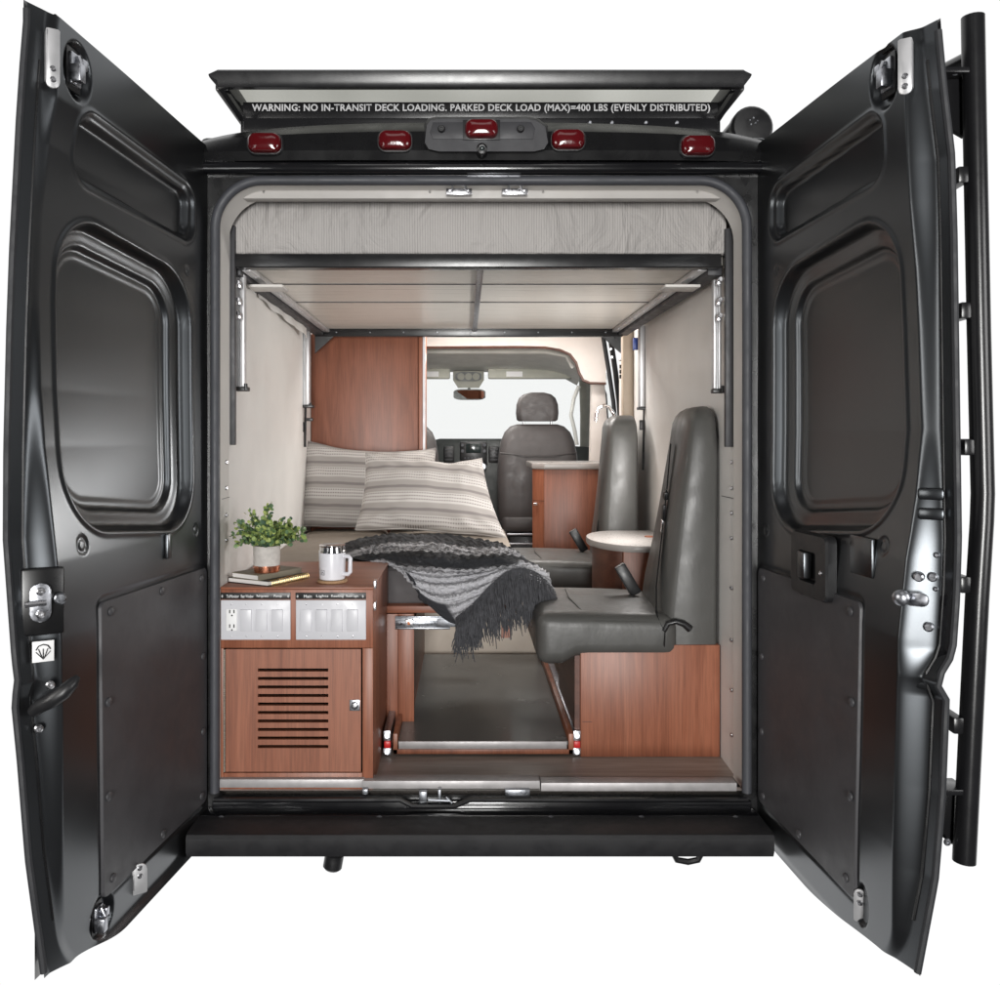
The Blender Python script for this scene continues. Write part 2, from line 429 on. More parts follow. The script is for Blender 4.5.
# from lower right, over the top, to lower left
arc = [p for p in ordered if p[1] > 2.2]
path = [(.839, .565), (.839, .9), (.8395, 1.4), (.84, 1.9)] + arc + [(-.7435, 1.9), (-.744, 1.4), (-.745, .9), (-.745, .565)]
pp = []
for (a, b_) in zip(path[:-1], path[1:]):
    d = math.hypot(b_[0] - a[0], b_[1] - a[1]); k = max(1, int(d / .05))
    pp += [(a[0] + (b_[0] - a[0]) * i / k, a[1] + (b_[1] - a[1]) * i / k) for i in range(k)]
pp.append(path[-1])
mb.tube([(x, -.008, z) for x, z in pp], .0145, 10)
mb.build('door_opening_seal', 'seal_grey', van)

# ---- cream surround just inside
mb = MB()
def surr(Y, dx, dz): return [(x + (dx if x < 0 else -dx * .4), Y, z - (dz if z > 1 else 0)) for x, z in rrect(-.734, .836, FLZ, 2.378, (.003, .003, .135, .135), 12)]
l0 = surr(.004, 0, 0); l1 = surr(.03, 0, .002); l2 = surr(.115, -.002, .012); l3 = surr(.118, .004, .045)
mb.loft([l0, l1, l2])
mb.build('opening_surround', 'cream_trim', van)
# header strip with the bunk behind it
mb = MB(); mb.box(-.737, .839, .05, .09, PZ(198.5, .05), 2.41, .004)
mb.build('header_trim', 'header_cream_dimmed', van)
sc_ = MB()
for px, py in ((264, 192), (430, 192), (543, 192), (697, 192)): screw(sc_, P(px, py, .053), (0, -1, 0), .005)
for py in (462, 488, 515, 540): screw(sc_, (-.7335, .075, PZ(py, .075)), (1, -.3, 0), .007, .004)
for py in (462, 488, 513, 538, 588, 640, 690, 735): screw(sc_, (.838, .14, PZ(py, .14)), (-1, -.35, 0), .007, .004)
sc_.each('trim_screw', 'steel', van)
mb = MB()
mb.box(-.7365, -.7332, .03, .115, PZ(498.4, .07), PZ(498, .07)); mb.box(.837, .842, .03, .25, PZ(498.4, .14), PZ(498, .14))
mb.each('panel_seam', 'seal_grey', van)

# ---- inside walls, floor, ceiling
def wallx(Y, side): return (-.734 - .0353 * (Y - .03)) if side < 0 else (.840 + .0262 * (Y - .03))
mb = MB()
mb.plate([(wallx(.10, -1), .10, FLZ), (wallx(2.6, -1), 2.6, FLZ), (wallx(2.6, -1), 2.6, 2.43), (wallx(.10, -1), .10, 2.36)], (-.02, 0, 0))
mb.build('wall_panel', 'cream_panel', van)
mb = MB()
mb.plate([(wallx(.10, 1), .10, FLZ), (wallx(2.03, 1), 2.03, FLZ), (wallx(2.03, 1), 2.03, 2.43), (wallx(.10, 1), .10, 2.36)], (.02, 0, 0))
mb.build('wall_panel', 'cream_panel', van)
mb = MB()
mb.box(.835, .915, 2.035, 2.09, FLZ, 2.43, .006)
mb.build('wall_post', 'tan_post', van)
mb = MB()
mb.plate([(.895, 2.095, FLZ), (.905, 2.55, FLZ), (.905, 2.55, 2.43), (.895, 2.095, 2.43)], (.02, 0, 0))
mb.build('wall_panel', 'white_panel', van)
mb = MB(); mb.box(.87, .893, 2.25, 2.38, PZ(360, 2.3), PZ(345, 2.3), .006); mb.build('thermostat', 'white_plastic', van)
mb = MB()
for a in range(2):
    for k in range(3):
        p = Vector((.893, 2.27 + a * .07, PZ(366 + k * 5, 2.3))); mb.cyl(p, p - Vector((.022, 0, 0)), .012, 12)
mb.each('gauge_knob', 'plastic_black', van)
mb = MB(); mb.box(.88, .894, 2.26, 2.36, PZ(408, 2.3), PZ(386, 2.3), .004); mb.build('wall_outlet', 'white_plastic', van)

mb = MB(); mb.box(-.79, .9, .03, 4.1, FLZ - .03, FLZ); mb.build('floor_panel', 'floor_wood', van)
mb = MB(); mb.box(-.95, 1.05, .12, 3.2, 2.43, 2.45); mb.build('ceiling_panel', 'white_panel', van)
# shell
mb = MB()
prof = [(-1.0, .42), (-1.02, 1.2), (-.98, 2.0), (-.90, 2.42), (-.80, 2.50), (-.4, 2.53), (.04, 2.54), (.48, 2.53), (.88, 2.50), (.98, 2.42), (1.06, 2.0), (1.10, 1.2), (1.08, .42)]
i_l = prof[:4]; roof = prof[3:10]; i_r = prof[9:]
mb.loft([[(x, .065, z) for x, z in prof[:10]], [(x, 4.0, z) for x, z in prof[:10]]], False)
mb.loft([[(x, .065, z) for x, z in i_r], [(x, 2.55, z) for x, z in i_r]], False)
low = [(1.103, 1.05), (1.10, 1.2), (1.08, .42)]
mb.loft([[(1.092, 2.95, 1.35), (1.10, 2.95, 1.2), (1.08, 2.95, .42)], [(1.092, 4.0, 1.35), (1.10, 4.0, 1.2), (1.08, 4.0, .42)]], False)
back_o = rrect(-.795, .895, .44, 2.47, (.03, .03, .12, .12), 10)
side_o = rrect(-1.0, 1.08, .42, 2.52, (.05, .05, .2, .2), 10)
mb.loft([[(x, .062, z) for x, z in back_o], [(x, .075, z) for x, z in side_o]])
mb.build('body_shell', 'gloss_black', van, 50)
mb = MB()
mb.box(-1.0, 1.08, .08, 4.0, .42, .5); mb.build('underbody', 'rubber', van)

# nose and windshield
mb = MB()
mb.box(-.95, 1.03, 4.75, 5.5, .45, 1.18, .15, 4)
mb.build('bonnet', 'gloss_black', van)
mb = MB()
wt, wb = 2.10, 1.42
mb.add([(-.80, 4.02, wt), (.86, 4.02, wt), (.98, 4.85, wb), (-.92, 4.85, wb)], [(0, 1, 2, 3)])
mb.build('windshield', 'clear_glass', van)
mb = MB()
mb.add([(1.0, 3.05, 1.40), (1.02, 4.6, 1.40), (.93, 4.02, 2.05), (.93, 3.05, 2.05)], [(0, 1, 2, 3)])
mb.build('cab_door_window', 'clear_glass', van)
# pillars: A pillar, B pillar, sliding-door posts
mb = MB()
for sx_ in (-1, 1):
    x0 = .04 + sx_ * .86; x1 = .04 + sx_ * .98
    mb.tube([(x0 * 1.0, 4.02, 2.12), (.04 + sx_ * .92, 4.4, 1.80), (x1, 4.88, 1.40)], .045, 10)
mb.each('windshield_pillar', 'visor_cloth', van)
mb = MB()
mb.tube([(.83, 3.98, 2.10), (.865, 3.7, 2.04), (.87, 3.2, 2.04), (.90, 3.1, 1.9), (.93, 3.08, 1.4)], .022, 8)
mb.tube([(.93, 3.08, 1.4), (.95, 4.1, 1.40)], .03, 8)
mb.build('cab_door_frame', 'plastic_black', van)
mb = MB(); mb.plate([P(592, 383, 3.05), P(605, 383, 3.05), P(617, 560, 3.05), P(588, 560, 3.05)], (0, .08, 0), .01)
mb.build('door_pillar_trim', 'white_panel', van)
mb = MB()
mb.tube([P(602.5, 332, 2.95), P(609, 372, 2.95), P(613.5, 402, 2.95), P(620, 480, 2.95)], .014, 8)
mb.build('sliding_door_post', 'rubber', van)
mb = MB()
mb.tube([P(609.5, 332, 2.8), P(615.5, 372, 2.8), P(619, 402, 2.8), P(624, 480, 2.8)], [.02] * 4, 4)
mb.build('sliding_door_post', 'plastic_black', van)
mb = MB()
for py in (341, 349, 357): mb.cyl(P(606.5 + (py - 341) * .16 + 3, py, 2.76), P(606.5 + (py - 341) * .16 + 3, py, 2.74), .008, 10)
mb.each('post_bolt', 'steel', van)
# grab handle at the cab door
mb = MB(); mb.tube([P(579, 386, 3.7), P(574, 398, 3.7), P(571, 415, 3.7), P(575, 432, 3.7), P(577, 445, 3.7)], .014, 8)
mb.build('grab_handle', 'headliner', van)

# header panel with arched cab opening
def arch(Y):
    pts = [(300, 348), (420, 347), (520, 346.5), (545, 347), (560, 349.5), (570, 354), (576, 362), (579, 372), (583, 379.5), (590, 382.5), (606, 383)]
    return [P(a, b_, Y) for a, b_ in pts]
mb = MB()
low = arch(2.95); n = len(low)
top = [Vector((p.x, p.y, 2.43)) for p in low]
mb.loft([low, top], False); mb.loft([[p + Vector((0, .012, 0)) for p in low], [p + Vector((0, .012, 0)) for p in top]], False)
mb.build('cab_header_panel', 'white_panel', van)
mb = MB(); mb.tube([p + Vector((0, .0, -.004)) for p in low], .0085, 6); mb.build('arch_edging', 'cherry_dark', van)
# cab headliner
mb = MB()
loops = []
for Y, zt, xh in ((2.965, 2.20, .80), (3.3, 2.20, .80), (3.7, 2.17, .80), (4.0, 2.115, .80)):
    loops.append([(.04 + xh * k / 8, Y, zt - .10 * (abs(k) / 8) ** 6) for k in range(-8, 9)])
mb.loft(loops, False)
mb.build('cab_headliner', 'headliner', van)
mb = MB()
mb.tube([P(426, 352, 3.2), P(545, 352, 3.2), P(566, 356, 3.2), P(573, 368, 3.2)], .012, 8)
mb.build('headliner_rib', 'headliner', van)
for x0, x1 in ((405, 450), (488, 572)):
    mb = MB(); mb.obox(((PX(x0, 3.9) + PX(x1, 3.9)) / 2, 3.92, PZ(371, 3.9)), (1, 0, 0), (0, .95, -.3), (0, .3, .95), (PX(x1, 3.9) - PX(x0, 3.9)) / 2, .015, .062, .012)
    vz = mb.build('sun_visor', 'visor_cloth', van)
    a = x0 + 17 if x0 < 450 else x0 + 18
    mb = MB(); mb.obox(((PX(a, 3.88) + PX(a + 17, 3.88)) / 2, 3.893, PZ(374, 3.88)), (1, 0, 0), (0, .95, -.3), (0, .3, .95), .06, .004, .02)
    mb.build('visor_label', 'white_label', vz)
mb = MB()
mb.loft([[P(453, 371, 3.85), P(484, 371, 3.85), P(484, 380, 3.85), P(479, 388, 3.85), P(458, 388, 3.85), P(453, 380, 3.85)],
         [P(453, 371, 3.98), P(484, 371, 3.98), P(484, 380, 3.98), P(479, 388, 3.98), P(458, 388, 3.98), P(453, 380, 3.98)]], True, True, True)
cons = mb.build('overhead_console', 'console_grey', van)
mb = MB(); mb.loft([[P(455.5 + (x * 13 + 13), 376.5 + z * 4.5, 3.843) for x, z in rrect(-1, 1, -1, 1, .6, 5)], [P(455.5 + (x * 13 + 13), 376.5 + z * 4.5, 3.86) for x, z in rrect(-1, 1, -1, 1, .6, 5)]], True, True, True)
mb.build('map_light', 'dash_plastic', cons)
mb = MB()
for a in (461, 468.5, 476): mb.cyl(P(a, 376.5, 3.843), P(a, 376.5, 3.835), .026, 14)
mb.each('map_light_lens', 'console_grey', cons)
mb = MB()
mb.loft([[P(469.5 + x * 16, 394.5 + z * 5.5, 3.78) for x, z in rrect(-1, 1, -1, 1, (.55,) * 4, 6)], [P(469.5 + x * 15.5, 394.5 + z * 5, 3.82) for x, z in rrect(-1, 1, -1, 1, (.55,) * 4, 6)]], True, True, True)
mb.tube([P(469, 389, 3.86), P(469.5, 393, 3.82)], .012, 8)
mir = mb.build('rear_view_mirror', 'dash_plastic', van)
mb = MB(); mb.loft([[P(469.5 + x * 14.6, 394.5 + z * 4.4, 3.772 - .014 * x + .006 * z) for x, z in rrect(-1, 1, -1, 1, (.5,) * 4, 6)], [P(469.5 + x * 14.6, 394.5 + z * 4.4, 3.781) for x, z in rrect(-1, 1, -1, 1, (.5,) * 4, 6)]], True, True, True)
mb.build('mirror_face', 'mirror_glass', mir)

# dashboard
mb = MB()
def dashloop(X, zt, yf): return [(X, yf, .75), (X, yf - .02, 1.2), (X, yf, zt - .06), (X, yf + .05, zt), (X, yf + .45, zt - .02), (X, yf + .6, zt - .12), (X, yf + .6, .75)]
mb.loft([dashloop(-.92, 1.56, 4.02), dashloop(-.25, 1.60, 4.0), dashloop(-.19, 1.615, 3.96), dashloop(.30, 1.615, 3.96), dashloop(.36, 1.585, 4.02), dashloop(.98, 1.55, 4.05)], True, True, True)
dash = mb.build('dashboard', 'dash_plastic', van)
mb = MB(); mb.pbox(460, 487, 441.5, 466, 3.935, .03, .01); mb.build('radio', 'plastic_black', dash)
mb = MB(); mb.pbox(466, 481, 443.5, 453, 3.930, .01, .003); mb.build('radio_screen', 'screen_dark', dash)
mb = MB()
for a, b_ in ((462.5, 445), (484.5, 445), (462.5, 451), (484.5, 451)): mb.cyl(P(a, b_, 3.935), P(a, b_, 3.915), .012, 12)
for k in range(6): mb.pbox(464 + k * 3.4, 466 + k * 3.4, 457.5, 459, 3.93, .01, .001)
mb.each('radio_button', 'seal_grey', dash)
mb = MB()
for a in (464, 473.5, 483): mb.cyl(P(a, 466.5, 3.95), P(a, 466.5, 3.91), .026, 16, .006)
mb.each('heater_dial', 'zinc', dash)
for a in (449, 494):
    mb = MB(); mb.pbox(a - 5.5, a + 5.5, 446, 463, 3.945, .04, .012); vt = mb.build('air_vent', 'plastic_black', dash)
    mb = MB()
    for k in range(4): mb.pbox(a - 4, a + 4, 449 + k * 3.4, 450 + k * 3.4, 3.94, .01)
    mb.cyl(P(a, 455, 3.945), P(a, 455, 3.925), .012, 10)
    mb.each('vent_louvre', 'housing_plastic', vt)

# ---- gutter, cowl, lamps, camera housing
mb = MB()
zb = PZ(161, -.03)
mb.box(-.80, .90, -.035, .06, PZ(172, -.035), zb, .012, 3)
mb.build('rain_gutter', 'gloss_black', van)
mb = MB()
loops = []
for px in range(200, 771, 10):
    u = (px - 483) / 283.
    yt = 122 + 14 * abs(u) ** 3.0 + 4 * abs(u) ** 12
    X = PX(px, 0)
    yb = -.035 * (1 - .6 * abs(u) ** 6)
    zt = PZ(yt, 0.06)
    z0 = PZ(160.5, -.03)
    loops.append([(X, .10, z0), (X, yb, z0), (X, yb - .012, z0 + .025), (X, yb + .008, z0 + (zt - z0) * .6), (X, .03, zt - .012), (X, .07, zt), (X, .25, zt + .02), (X, .25, z0)])
mb.loft(loops, True, True, True)
mb.build('roof_cowl', 'jamb_black', van, 30)
def lens(px, py, hw, hh, Y, parent, bez=True):
    c = P(px, py, Y); s_ = S(Y)
    if bez:
        b2 = MB(); lp = rrect(-hw - 2, hw + 2, -hh - 2, hh + 2, hh * .95, 6)
        b2.loft([[(c.x + a * s_, Y + .03, c.z + q * s_) for a, q in lp], [(c.x + a * s_, Y + .004, c.z + q * s_) for a, q in lp], [(c.x + a * s_ * .93, Y, c.z + q * s_ * .93) for a, q in lp]], True, True, True)
        par = b2.build('marker_lamp', 'plastic_black', parent)
    else: par = parent
    b2 = MB(); lp = rrect(-hw, hw, -hh, hh, hh * .75, 6)
    lo = []
    for k, (sc, dy) in enumerate(((1, .01), (1, -.006), (.97, -.014), (.88, -.02), (.6, -.024), (.2, -.025))):
        lo.append([(c.x + a * s_ * sc, Y + dy, c.z + q * s_ * sc) for a, q in lp])
    b2.loft(lo, True, True, True)
    b2.build('lens', 'red_lens', par)
for px, py in ((265, 143.5), (395, 141), (568, 140), (697.5, 146)):
    lens(px, py, 16.5, 9.5, -.05, van)
mb = MB()
Yh = -.075
hp = [(426, 124), (430, 119), (438, 117.5), (527, 117.5), (537, 119.5), (546, 126), (549, 143), (545, 150), (535, 152.5), (438, 152.5), (428, 150), (424, 143)]
mb.loft([[P(482 + (a - 482) * 1.03, 137 + (b_ - 137) * 1.05, Yh + .09) for a, b_ in hp], [P(a, b_, Yh + .02) for a, b_ in hp], [P(482 + (a - 482) * .985, 135 + (b_ - 135) * .93, Yh) for a, b_ in hp]], True, True, True)
hous = mb.build('brake_lamp_housing', 'housing_plastic', van)
mb = MB()
pl = [(433, 122), (531, 121.5), (535, 128), (533, 139), (433, 139), (430, 132)]
mb.plate([P(a, b_, Yh - .002) for a, b_ in pl], (0, .01, 0), .002); mb.build('lamp_bezel', 'housing_plastic', hous)
lens(481.5, 129.5, 16.5, 9, Yh - .008, hous, False)
mb = MB(); mb.pbox(463, 500, 119.5, 139.5, Yh - .006, .004, .001); mb.build('lamp_recess', 'plastic_black', hous)
mb = MB()
for a in (441.5, 520.5): screw(mb, P(a, 129, Yh - .004), (0, -1, 0), .011, .008)
mb.each('housing_bolt', 'plastic_black', hous)
mb = MB(); c = P(482, 150.5, Yh + .0)
mb.tube([c + Vector((0, .04, .006)), c + Vector((0, .004, .006)), c + Vector((0, -.003, .006)), c - Vector((0, .006, -.005))], [.018, .017, .015, .010], 20)
cam_ = mb.build('reversing_camera', 'plastic_black', hous)
mb = MB(); mb.lathe([(.007, 0), (.006, .002), (.002, .003)], c - Vector((0, .006, -.005)), (0, -1, -.2), 16); mb.build('camera_lens', 'screen_dark', hous)
mb = MB(); mb.pbox(467, 521, 174, 178.5, -.02, .02, .003); mb.build('latch_plate', 'zinc', van)
# roof ditch cover corners
mb = MB()
for a, b_ in ((200, 240), (728, 768)):
    mb.box(PX(a, .05), PX(b_, .05), .04, .4, PZ(153, .05), PZ(137, .05), .02, 3)
mb.each('roof_corner', 'satin_black', van)

# upper strikers
for a in (459, 515):
    mb = MB(); Y = .012
    mb.pbox(a - 13, a + 13, 188, 194.5, Y, .012, .002)
    mb.tube([P(a - 7, 189, Y - .002), P(a - 6, 184.5, Y - .01), P(a, 183.5, Y - .012), P(a + 6, 184.5, Y - .01), P(a + 7, 189, Y - .002)], .0045, 8)
    for d in (-9, 9): screw(mb, P(a + d, 191, Y), (0, -1, 0), .006)
    mb.build('door_striker', 'steel', van)

# ---- sill, latch, bumper
mb = MB()
mb.pbox(219, 364, 779.5, 788, -.004, .05, .002); mb.pbox(362, 540, 781, 789, -.008, .05, .002); mb.pbox(541, 737, 783, 791.5, -.006, .05, .002)
mb.each('sill_strip', 'sill_metal', van)
mb = MB()
mb.box(-.75, .85, -.02, .04, .50, FLZ - .022, .004)
mb.tube([P(214, 800, -.03), P(400, 800, -.03), P(412, 806, -.03), P(455, 806, -.03), P(470, 800, -.03), P(748, 800, -.03)], .008, 8)
mb.box(-.775, .86, -.06, .0, .44, .518, .006)
mb.build('sill_panel', 'gloss_black', van)
mb = MB()
mb.pbox(419, 427, 792, 803, -.03, .02, .002); mb.pbox(438, 441, 790, 803, -.032, .02, .001)
mb.tube([P(428, 800, -.03), P(450, 801, -.03)], .005, 8)
mb.tube([P(446, 797, -.03), P(452, 803, -.03)], .004, 8)
mb.pbox(362, 368, 789.5, 795, -.025, .02, .002); mb.pbox(505, 530, 790, 797, -.025, .02, .002)
mb.each('lower_striker', 'zinc_dark', van)
mb = MB()
pr = [(.0, .452), (-.15, .447), (-.170, .450), (-.177, .465), (-.178, .502), (-.172, .511), (-.160, .515), (0, .516)]
mb.loft([[(-.778, y, z) for y, z in pr], [(.862, y, z) for y, z in pr]], True, True, True)
# anti-slip ribs on the step top
bump_ = mb.build('rear_bumper', 'bumper_plastic', van, 30)
mb = MB()
for px in (226, 381, 549, 638, 730): screw(mb, P(px, 811, -.01) + Vector((0, -.052, 0)), (0, -1, 0), .010, .005)
mb.each('bumper_bolt', 'housing_plastic', bump_)
mb = MB(); mb.cyl(P(335, 852, -.12), P(332, 869, -.12), .027, 16, .006); mb.build('tow_cover', 'plastic_black', van)
mb = MB(); mb.tube([P(673, 852, -.12), P(677, 860, -.12), P(688, 862, -.12), P(698, 860, -.12), P(702, 852, -.12)], .009, 8); mb.build('tow_hook', 'plastic_black', van)

# =================================================================== REAR DOORS
DOOR = {}
LB = [(2.55, .006), (2.353, .009), (2.25, .028), (2.1, .041), (1.917, .047), (1.73, .045), (1.6, .037), (1.5, .026), (1.353, .010), (1.186, .002), (.6, -.004), (.4, -.004)]
RB = [(2.55, .008), (2.28, .019), (2.13, .026), (1.98, .038), (1.85, .045), (1.64, .053), (1.5, .04), (1.42, .028), (1.36, .018), (1.19, .002), (1.06, 0), (.734, -.010), (.4, -.013)]
LF = [(2.55, .913), (2.485, .913), (2.40, .920), (2.281, .928), (2.01, .942), (1.845, .948), (1.595, .954), (1.408, .955), (1.283, .946), (1.16, .937), (1.105, .930), (1.075, .9385), (.95, .926), (.742, .909), (.513, .878), (.4, .865)]
RF = [(2.55, .984), (2.485, .984), (2.355, .996), (2.21, 1.013), (2.04, 1.018), (1.62, 1.024), (1.408, 1.027), (1.283, 1.023), (1.17, 1.015), (1.112, .980), (1.075, 1.002), (.877, .994), (.70, .979), (.503, .942), (.4, .93)]
for side, hx, sl, bow, flg, lip in ((-1, .767, .134, LB, LF, .016), (1, .872, .077, RB, RF, .010)):
    DOOR[side] = dict(hx=hx, sl=sl, bow=bow, flg=flg, lip=lip)
def base_x(side, t, z):
    D = DOOR[side]; return D['hx'] + D['sl'] * t + interp(D['bow'], z) * t / .74
def duv(px, py, side):
    D = DOOR[side]; q = (px - VX) * side; z = 1.62; t = .3
    for _ in range(12):
        bw = float(interp(D['bow'], z)); sl = D['sl'] + bw / .74
        t = (q * CAM_D - F * D['hx']) / (F * sl + q)
        z = CAM_H - (py - VY) * (CAM_D - t) / F
    return t, z
def dpt(side, t, z, h=0.):
    """point on the inner face of a door, h metres proud of it"""
    return Vector((side * (float(base_x(side, t, z)) - h), -t, z))
def dn(side): return Vector((-side, -DOOR[side]['sl'], 0)).normalized()
def dt(side): return Vector((side * DOOR[side]['sl'], -1, 0)).normalized()
ZA = Vector((0, 0, 1))

def make_door(side):
    D = DOOR[side]
    NT, NZ = 216, 420
    t1 = np.concatenate([np.linspace(-.004, .72, 176), np.linspace(.723, .80, 40)])
    r1 = np.concatenate([np.linspace(0, .05, 26), np.linspace(.053, .97, 372), np.linspace(.972, 1, 16)])
    T, Rr = np.meshgrid(t1, r1)
    if side < 0:
        zt = 2.49 + .04 * T / .8; zb_ = .44 + .055 * sstep(.5, .8, T)
    else:
        zt = 2.497 - .006 * T / .8; zb_ = .44 + .063 * sstep(.3, .8, T)
    Z = zb_ + (zt - zb_) * Rr
    bow = interp(D['bow'], Z); flg = interp(D['flg'], Z)
    base = D['hx'] + D['sl'] * T + bow * T / .74
    d = np.zeros_like(T)
    # window pressing
    zw = Z - .10 * (T - .39)
    e = sd_rr(T, zw, .105, .688, 1.385, 2.105, .15)
    d += .030 * sstep(0.002, -.014, e) + .006 * sstep(-.016, -.044, e) + .014 * sstep(-.046, -.058, e) + .003 * sstep(-.07, -.080, e)
    d -= .004 * np.exp(-((e - .006) / .006) ** 2)
    # upper pressing
    zu = Z - .05 * (T - .35)
    e = sd_rr(T, zu, .088, .655, 2.19, 2.352, .058)
    d += .010 * sstep(0.002, -.007, e) + .022 * sstep(-.012, -.022, e)
    d -= .003 * np.exp(-((e - .005) / .005) ** 2)
    # shallow pocket that takes the lower trim board
    e = sd_rr(T, Z, .012, .60, .535, 1.25, .03)
    d += .003 * sstep(.004, -.004, e)
    # latch pockets
    for (cx, cy, rx, rz, dep) in ((78, 72, .052, .065, .02), (102, 915, .05, .05, .02)) if side < 0 else ((884, 78, .055, .07, .02), (862, 905, .03, .05, .01)):
        tc_, zc = duv(cx, cy, side)
        ee = np.hypot((T - tc_) / rx, (Z - zc) / rz) - 1
        d += dep * sstep(.05, -.2, ee)
    # soft plugs and holes
    holes = ((187, 270, .012), (83, 545, .022), (196, 530, .016)) if side < 0 else ((776, 270, .012), (766, 530, .016), (883, 546, .022))
    for cx, cy, r in holes:
        tc_, zc = duv(cx, cy, side); rr = np.hypot(T - tc_, Z - zc)
        d += .004 * sstep(r, r * .8, rr) - .003 * sstep(r * .75, r * .5, rr)
    # gentle oil-canning of the pressed sheet
    d += .0012 * np.sin(T * 9 + Z * 4) * np.sin(Z * 6.5 + 1)
    # jamb and flange
    e1 = sd_rr(T, Z, -.3, .738, .468, 2.6, .11)
    off = flg - (D['hx'] + D['sl'] * .8 + bow * .8 / .74)
    k = sstep(0., .032, e1)
    kl = np.clip((e1 - .03) / .034, 0, 1)
    tgt = off - D['lip'] * (1 - kl)
    dd = d * (1 - k) + tgt * k
    # pressed tabs on the jamb
    X = side * (base + dd)
    o = sheet('rear_door', 'satin_black', van, X, -T, Z)
    o['label'] = ('open left rear door of black pressed steel with dark grab handle' if side < 0 else 'open right rear door of black pressed steel with inside latch handle and ladder')
    # outer skin
    t2 = np.linspace(-.004, .803, 24); r2 = np.linspace(0, 1, 60); T2, R2 = np.meshgrid(t2, r2)
    if side < 0: zt = 2.492 + .04 * T2 / .8; zb_ = .438 + .055 * sstep(.5, .8, T2)
    else: zt = 2.499 - .006 * T2 / .8; zb_ = .438 + .063 * sstep(.3, .8, T2)
    Z2 = zb_ + (zt - zb_) * R2
    b2 = interp(D['bow'], Z2); f2 = interp(D['flg'], Z2)
    of2 = f2 - (D['hx'] + D['sl'] * .8 + b2 * .8 / .74)
    X2 = side * (D['hx'] + D['sl'] * T2 + b2 * T2 / .74 + .004 + np.maximum(of2, .02) * (1 - sstep(0, .06, T2) * sstep(.80, .71, T2)) + (.045 + .043 * sstep(1.28, 1.36, Z2) * sstep(2.25, 2.15, Z2)) * sstep(0, .06, T2) * sstep(.79, .70, T2))
    sheet('outer_skin', 'gloss_black', o, X2, -T2, Z2)
    # edge seal
    mb = MB(); zs = np.linspace(.505, 2.47 if side > 0 else 2.515, 70)
    mb.tube([(side * (float(interp(D['flg'], z)) + .001), -.797, z) for z in zs], .0075, 8)
    mb.build('edge_seal', 'rubber', o)
    mb = MB(); zs = np.linspace(.60, 2.42, 60)
    mb.tube([(side * (float(interp(D['flg'], z)) - D['lip'] - .002), -.770, z) for z in zs], .0035, 6)
    mb.build('flange_bead', 'jamb_black', o)
    # hem along top and bottom
    mb = MB()
    mb.tube([(side * (float(base_x(side, t, 2.49)) + .012), -t, 2.493 + (.04 * t / .8 if side < 0 else -.006 * t / .8)) for t in np.linspace(.0, .735, 20)], .005, 8)
    mb.tube([(side * (float(base_x(side, t, .47)) + .028), -t, float(.443 + (.055 * sstep(.5, .8, t) if side < 0 else .063 * sstep(.3, .8, t)))) for t in np.linspace(.02, .765, 20)], .008, 8)
    mb.each('door_hem', 'jamb_black', o)
    # trim board
    mb = MB()
    lp = rrect(.022, .59, .548, 1.238, .018, 5)
    f = lambda t, z, h: dpt(side, t, z, h)
    mb.loft([[f(a, q, -.002) for a, q in lp], [f(a, q, .004) for a, q in lp], [f(.306 + (a - .306) * .995, .893 + (q - .893) * .996, .006) for a, q in lp]], True, True, True)
    mb.build('trim_board', 'trim_board', o)
    spots = [(.06, 1.21), (.30, 1.215), (.55, 1.21), (.05, .98), (.565, 1.0), (.05, .76), (.568, .78), (.06, .575), (.30, .572), (.55, .58)]
    for t, z in spots:
        mb = MB(); mb.lathe([(.011, 0), (.0105, .003), (.007, .0055), (.0015, .006)], dpt(side, t, z, .006), dn(side), 16)
        mb.build('screw_cap', 'trim_board', o)
    return o
DL = make_door(-1); DR = make_door(1)
def on_edge(px, py, side, Y=-.755): return P(px, py, Y)

# --- left door furniture
def bracket(door, side, c, w, h, thick=.006, screws=True, up=True):
    tx = dt(side); nn = dn(side)
    mb = MB()
    # face towards the camera, rounded lower end
    lp = rrect(-w / 2, w / 2, -h / 2, h / 2, (w * .48, w * .48, .003, .003) if up else (.003, .003, w * .48, w * .48), 6)
    ax = Vector((.55 * -side, -.83, 0)) .normalized()      # plate normal, between jamb and camera
    u = Vector((0, 0, 1)).cross(ax).normalized()
    c = Vector(c)
    mb.plate([c + u * a + ZA * q for a, q in lp], ax * -thick, .0012)
    mb.obox(c + u * (w * .42) * side - ax * .012 + ZA * (h * .06), u, ax, ZA, w * .08, .012, h * .42, .001)
    o = mb.build('door_bracket', 'aluminium', door)
    mb = MB()
    for q in ((-.36, -.18) if up else (.36, .1)): screw(mb, c + ZA * (h * q) + ax * .0005, ax, .0065, .003)
    mb.each('bracket_screw', 'steel', door)
bracket(DL, -1, P(53, 58, -.775), .027, .125)
tb_, zb2 = duv(135, 879, -1); bracket(DL, -1, dpt(-1, tb_, zb2, .012), .036, .075, up=False)
bracket(DR, 1, P(905, 66, -.775), .027, .118)
bracket(DR, 1, P(860, 906, -.60), .027, .075, up=False)
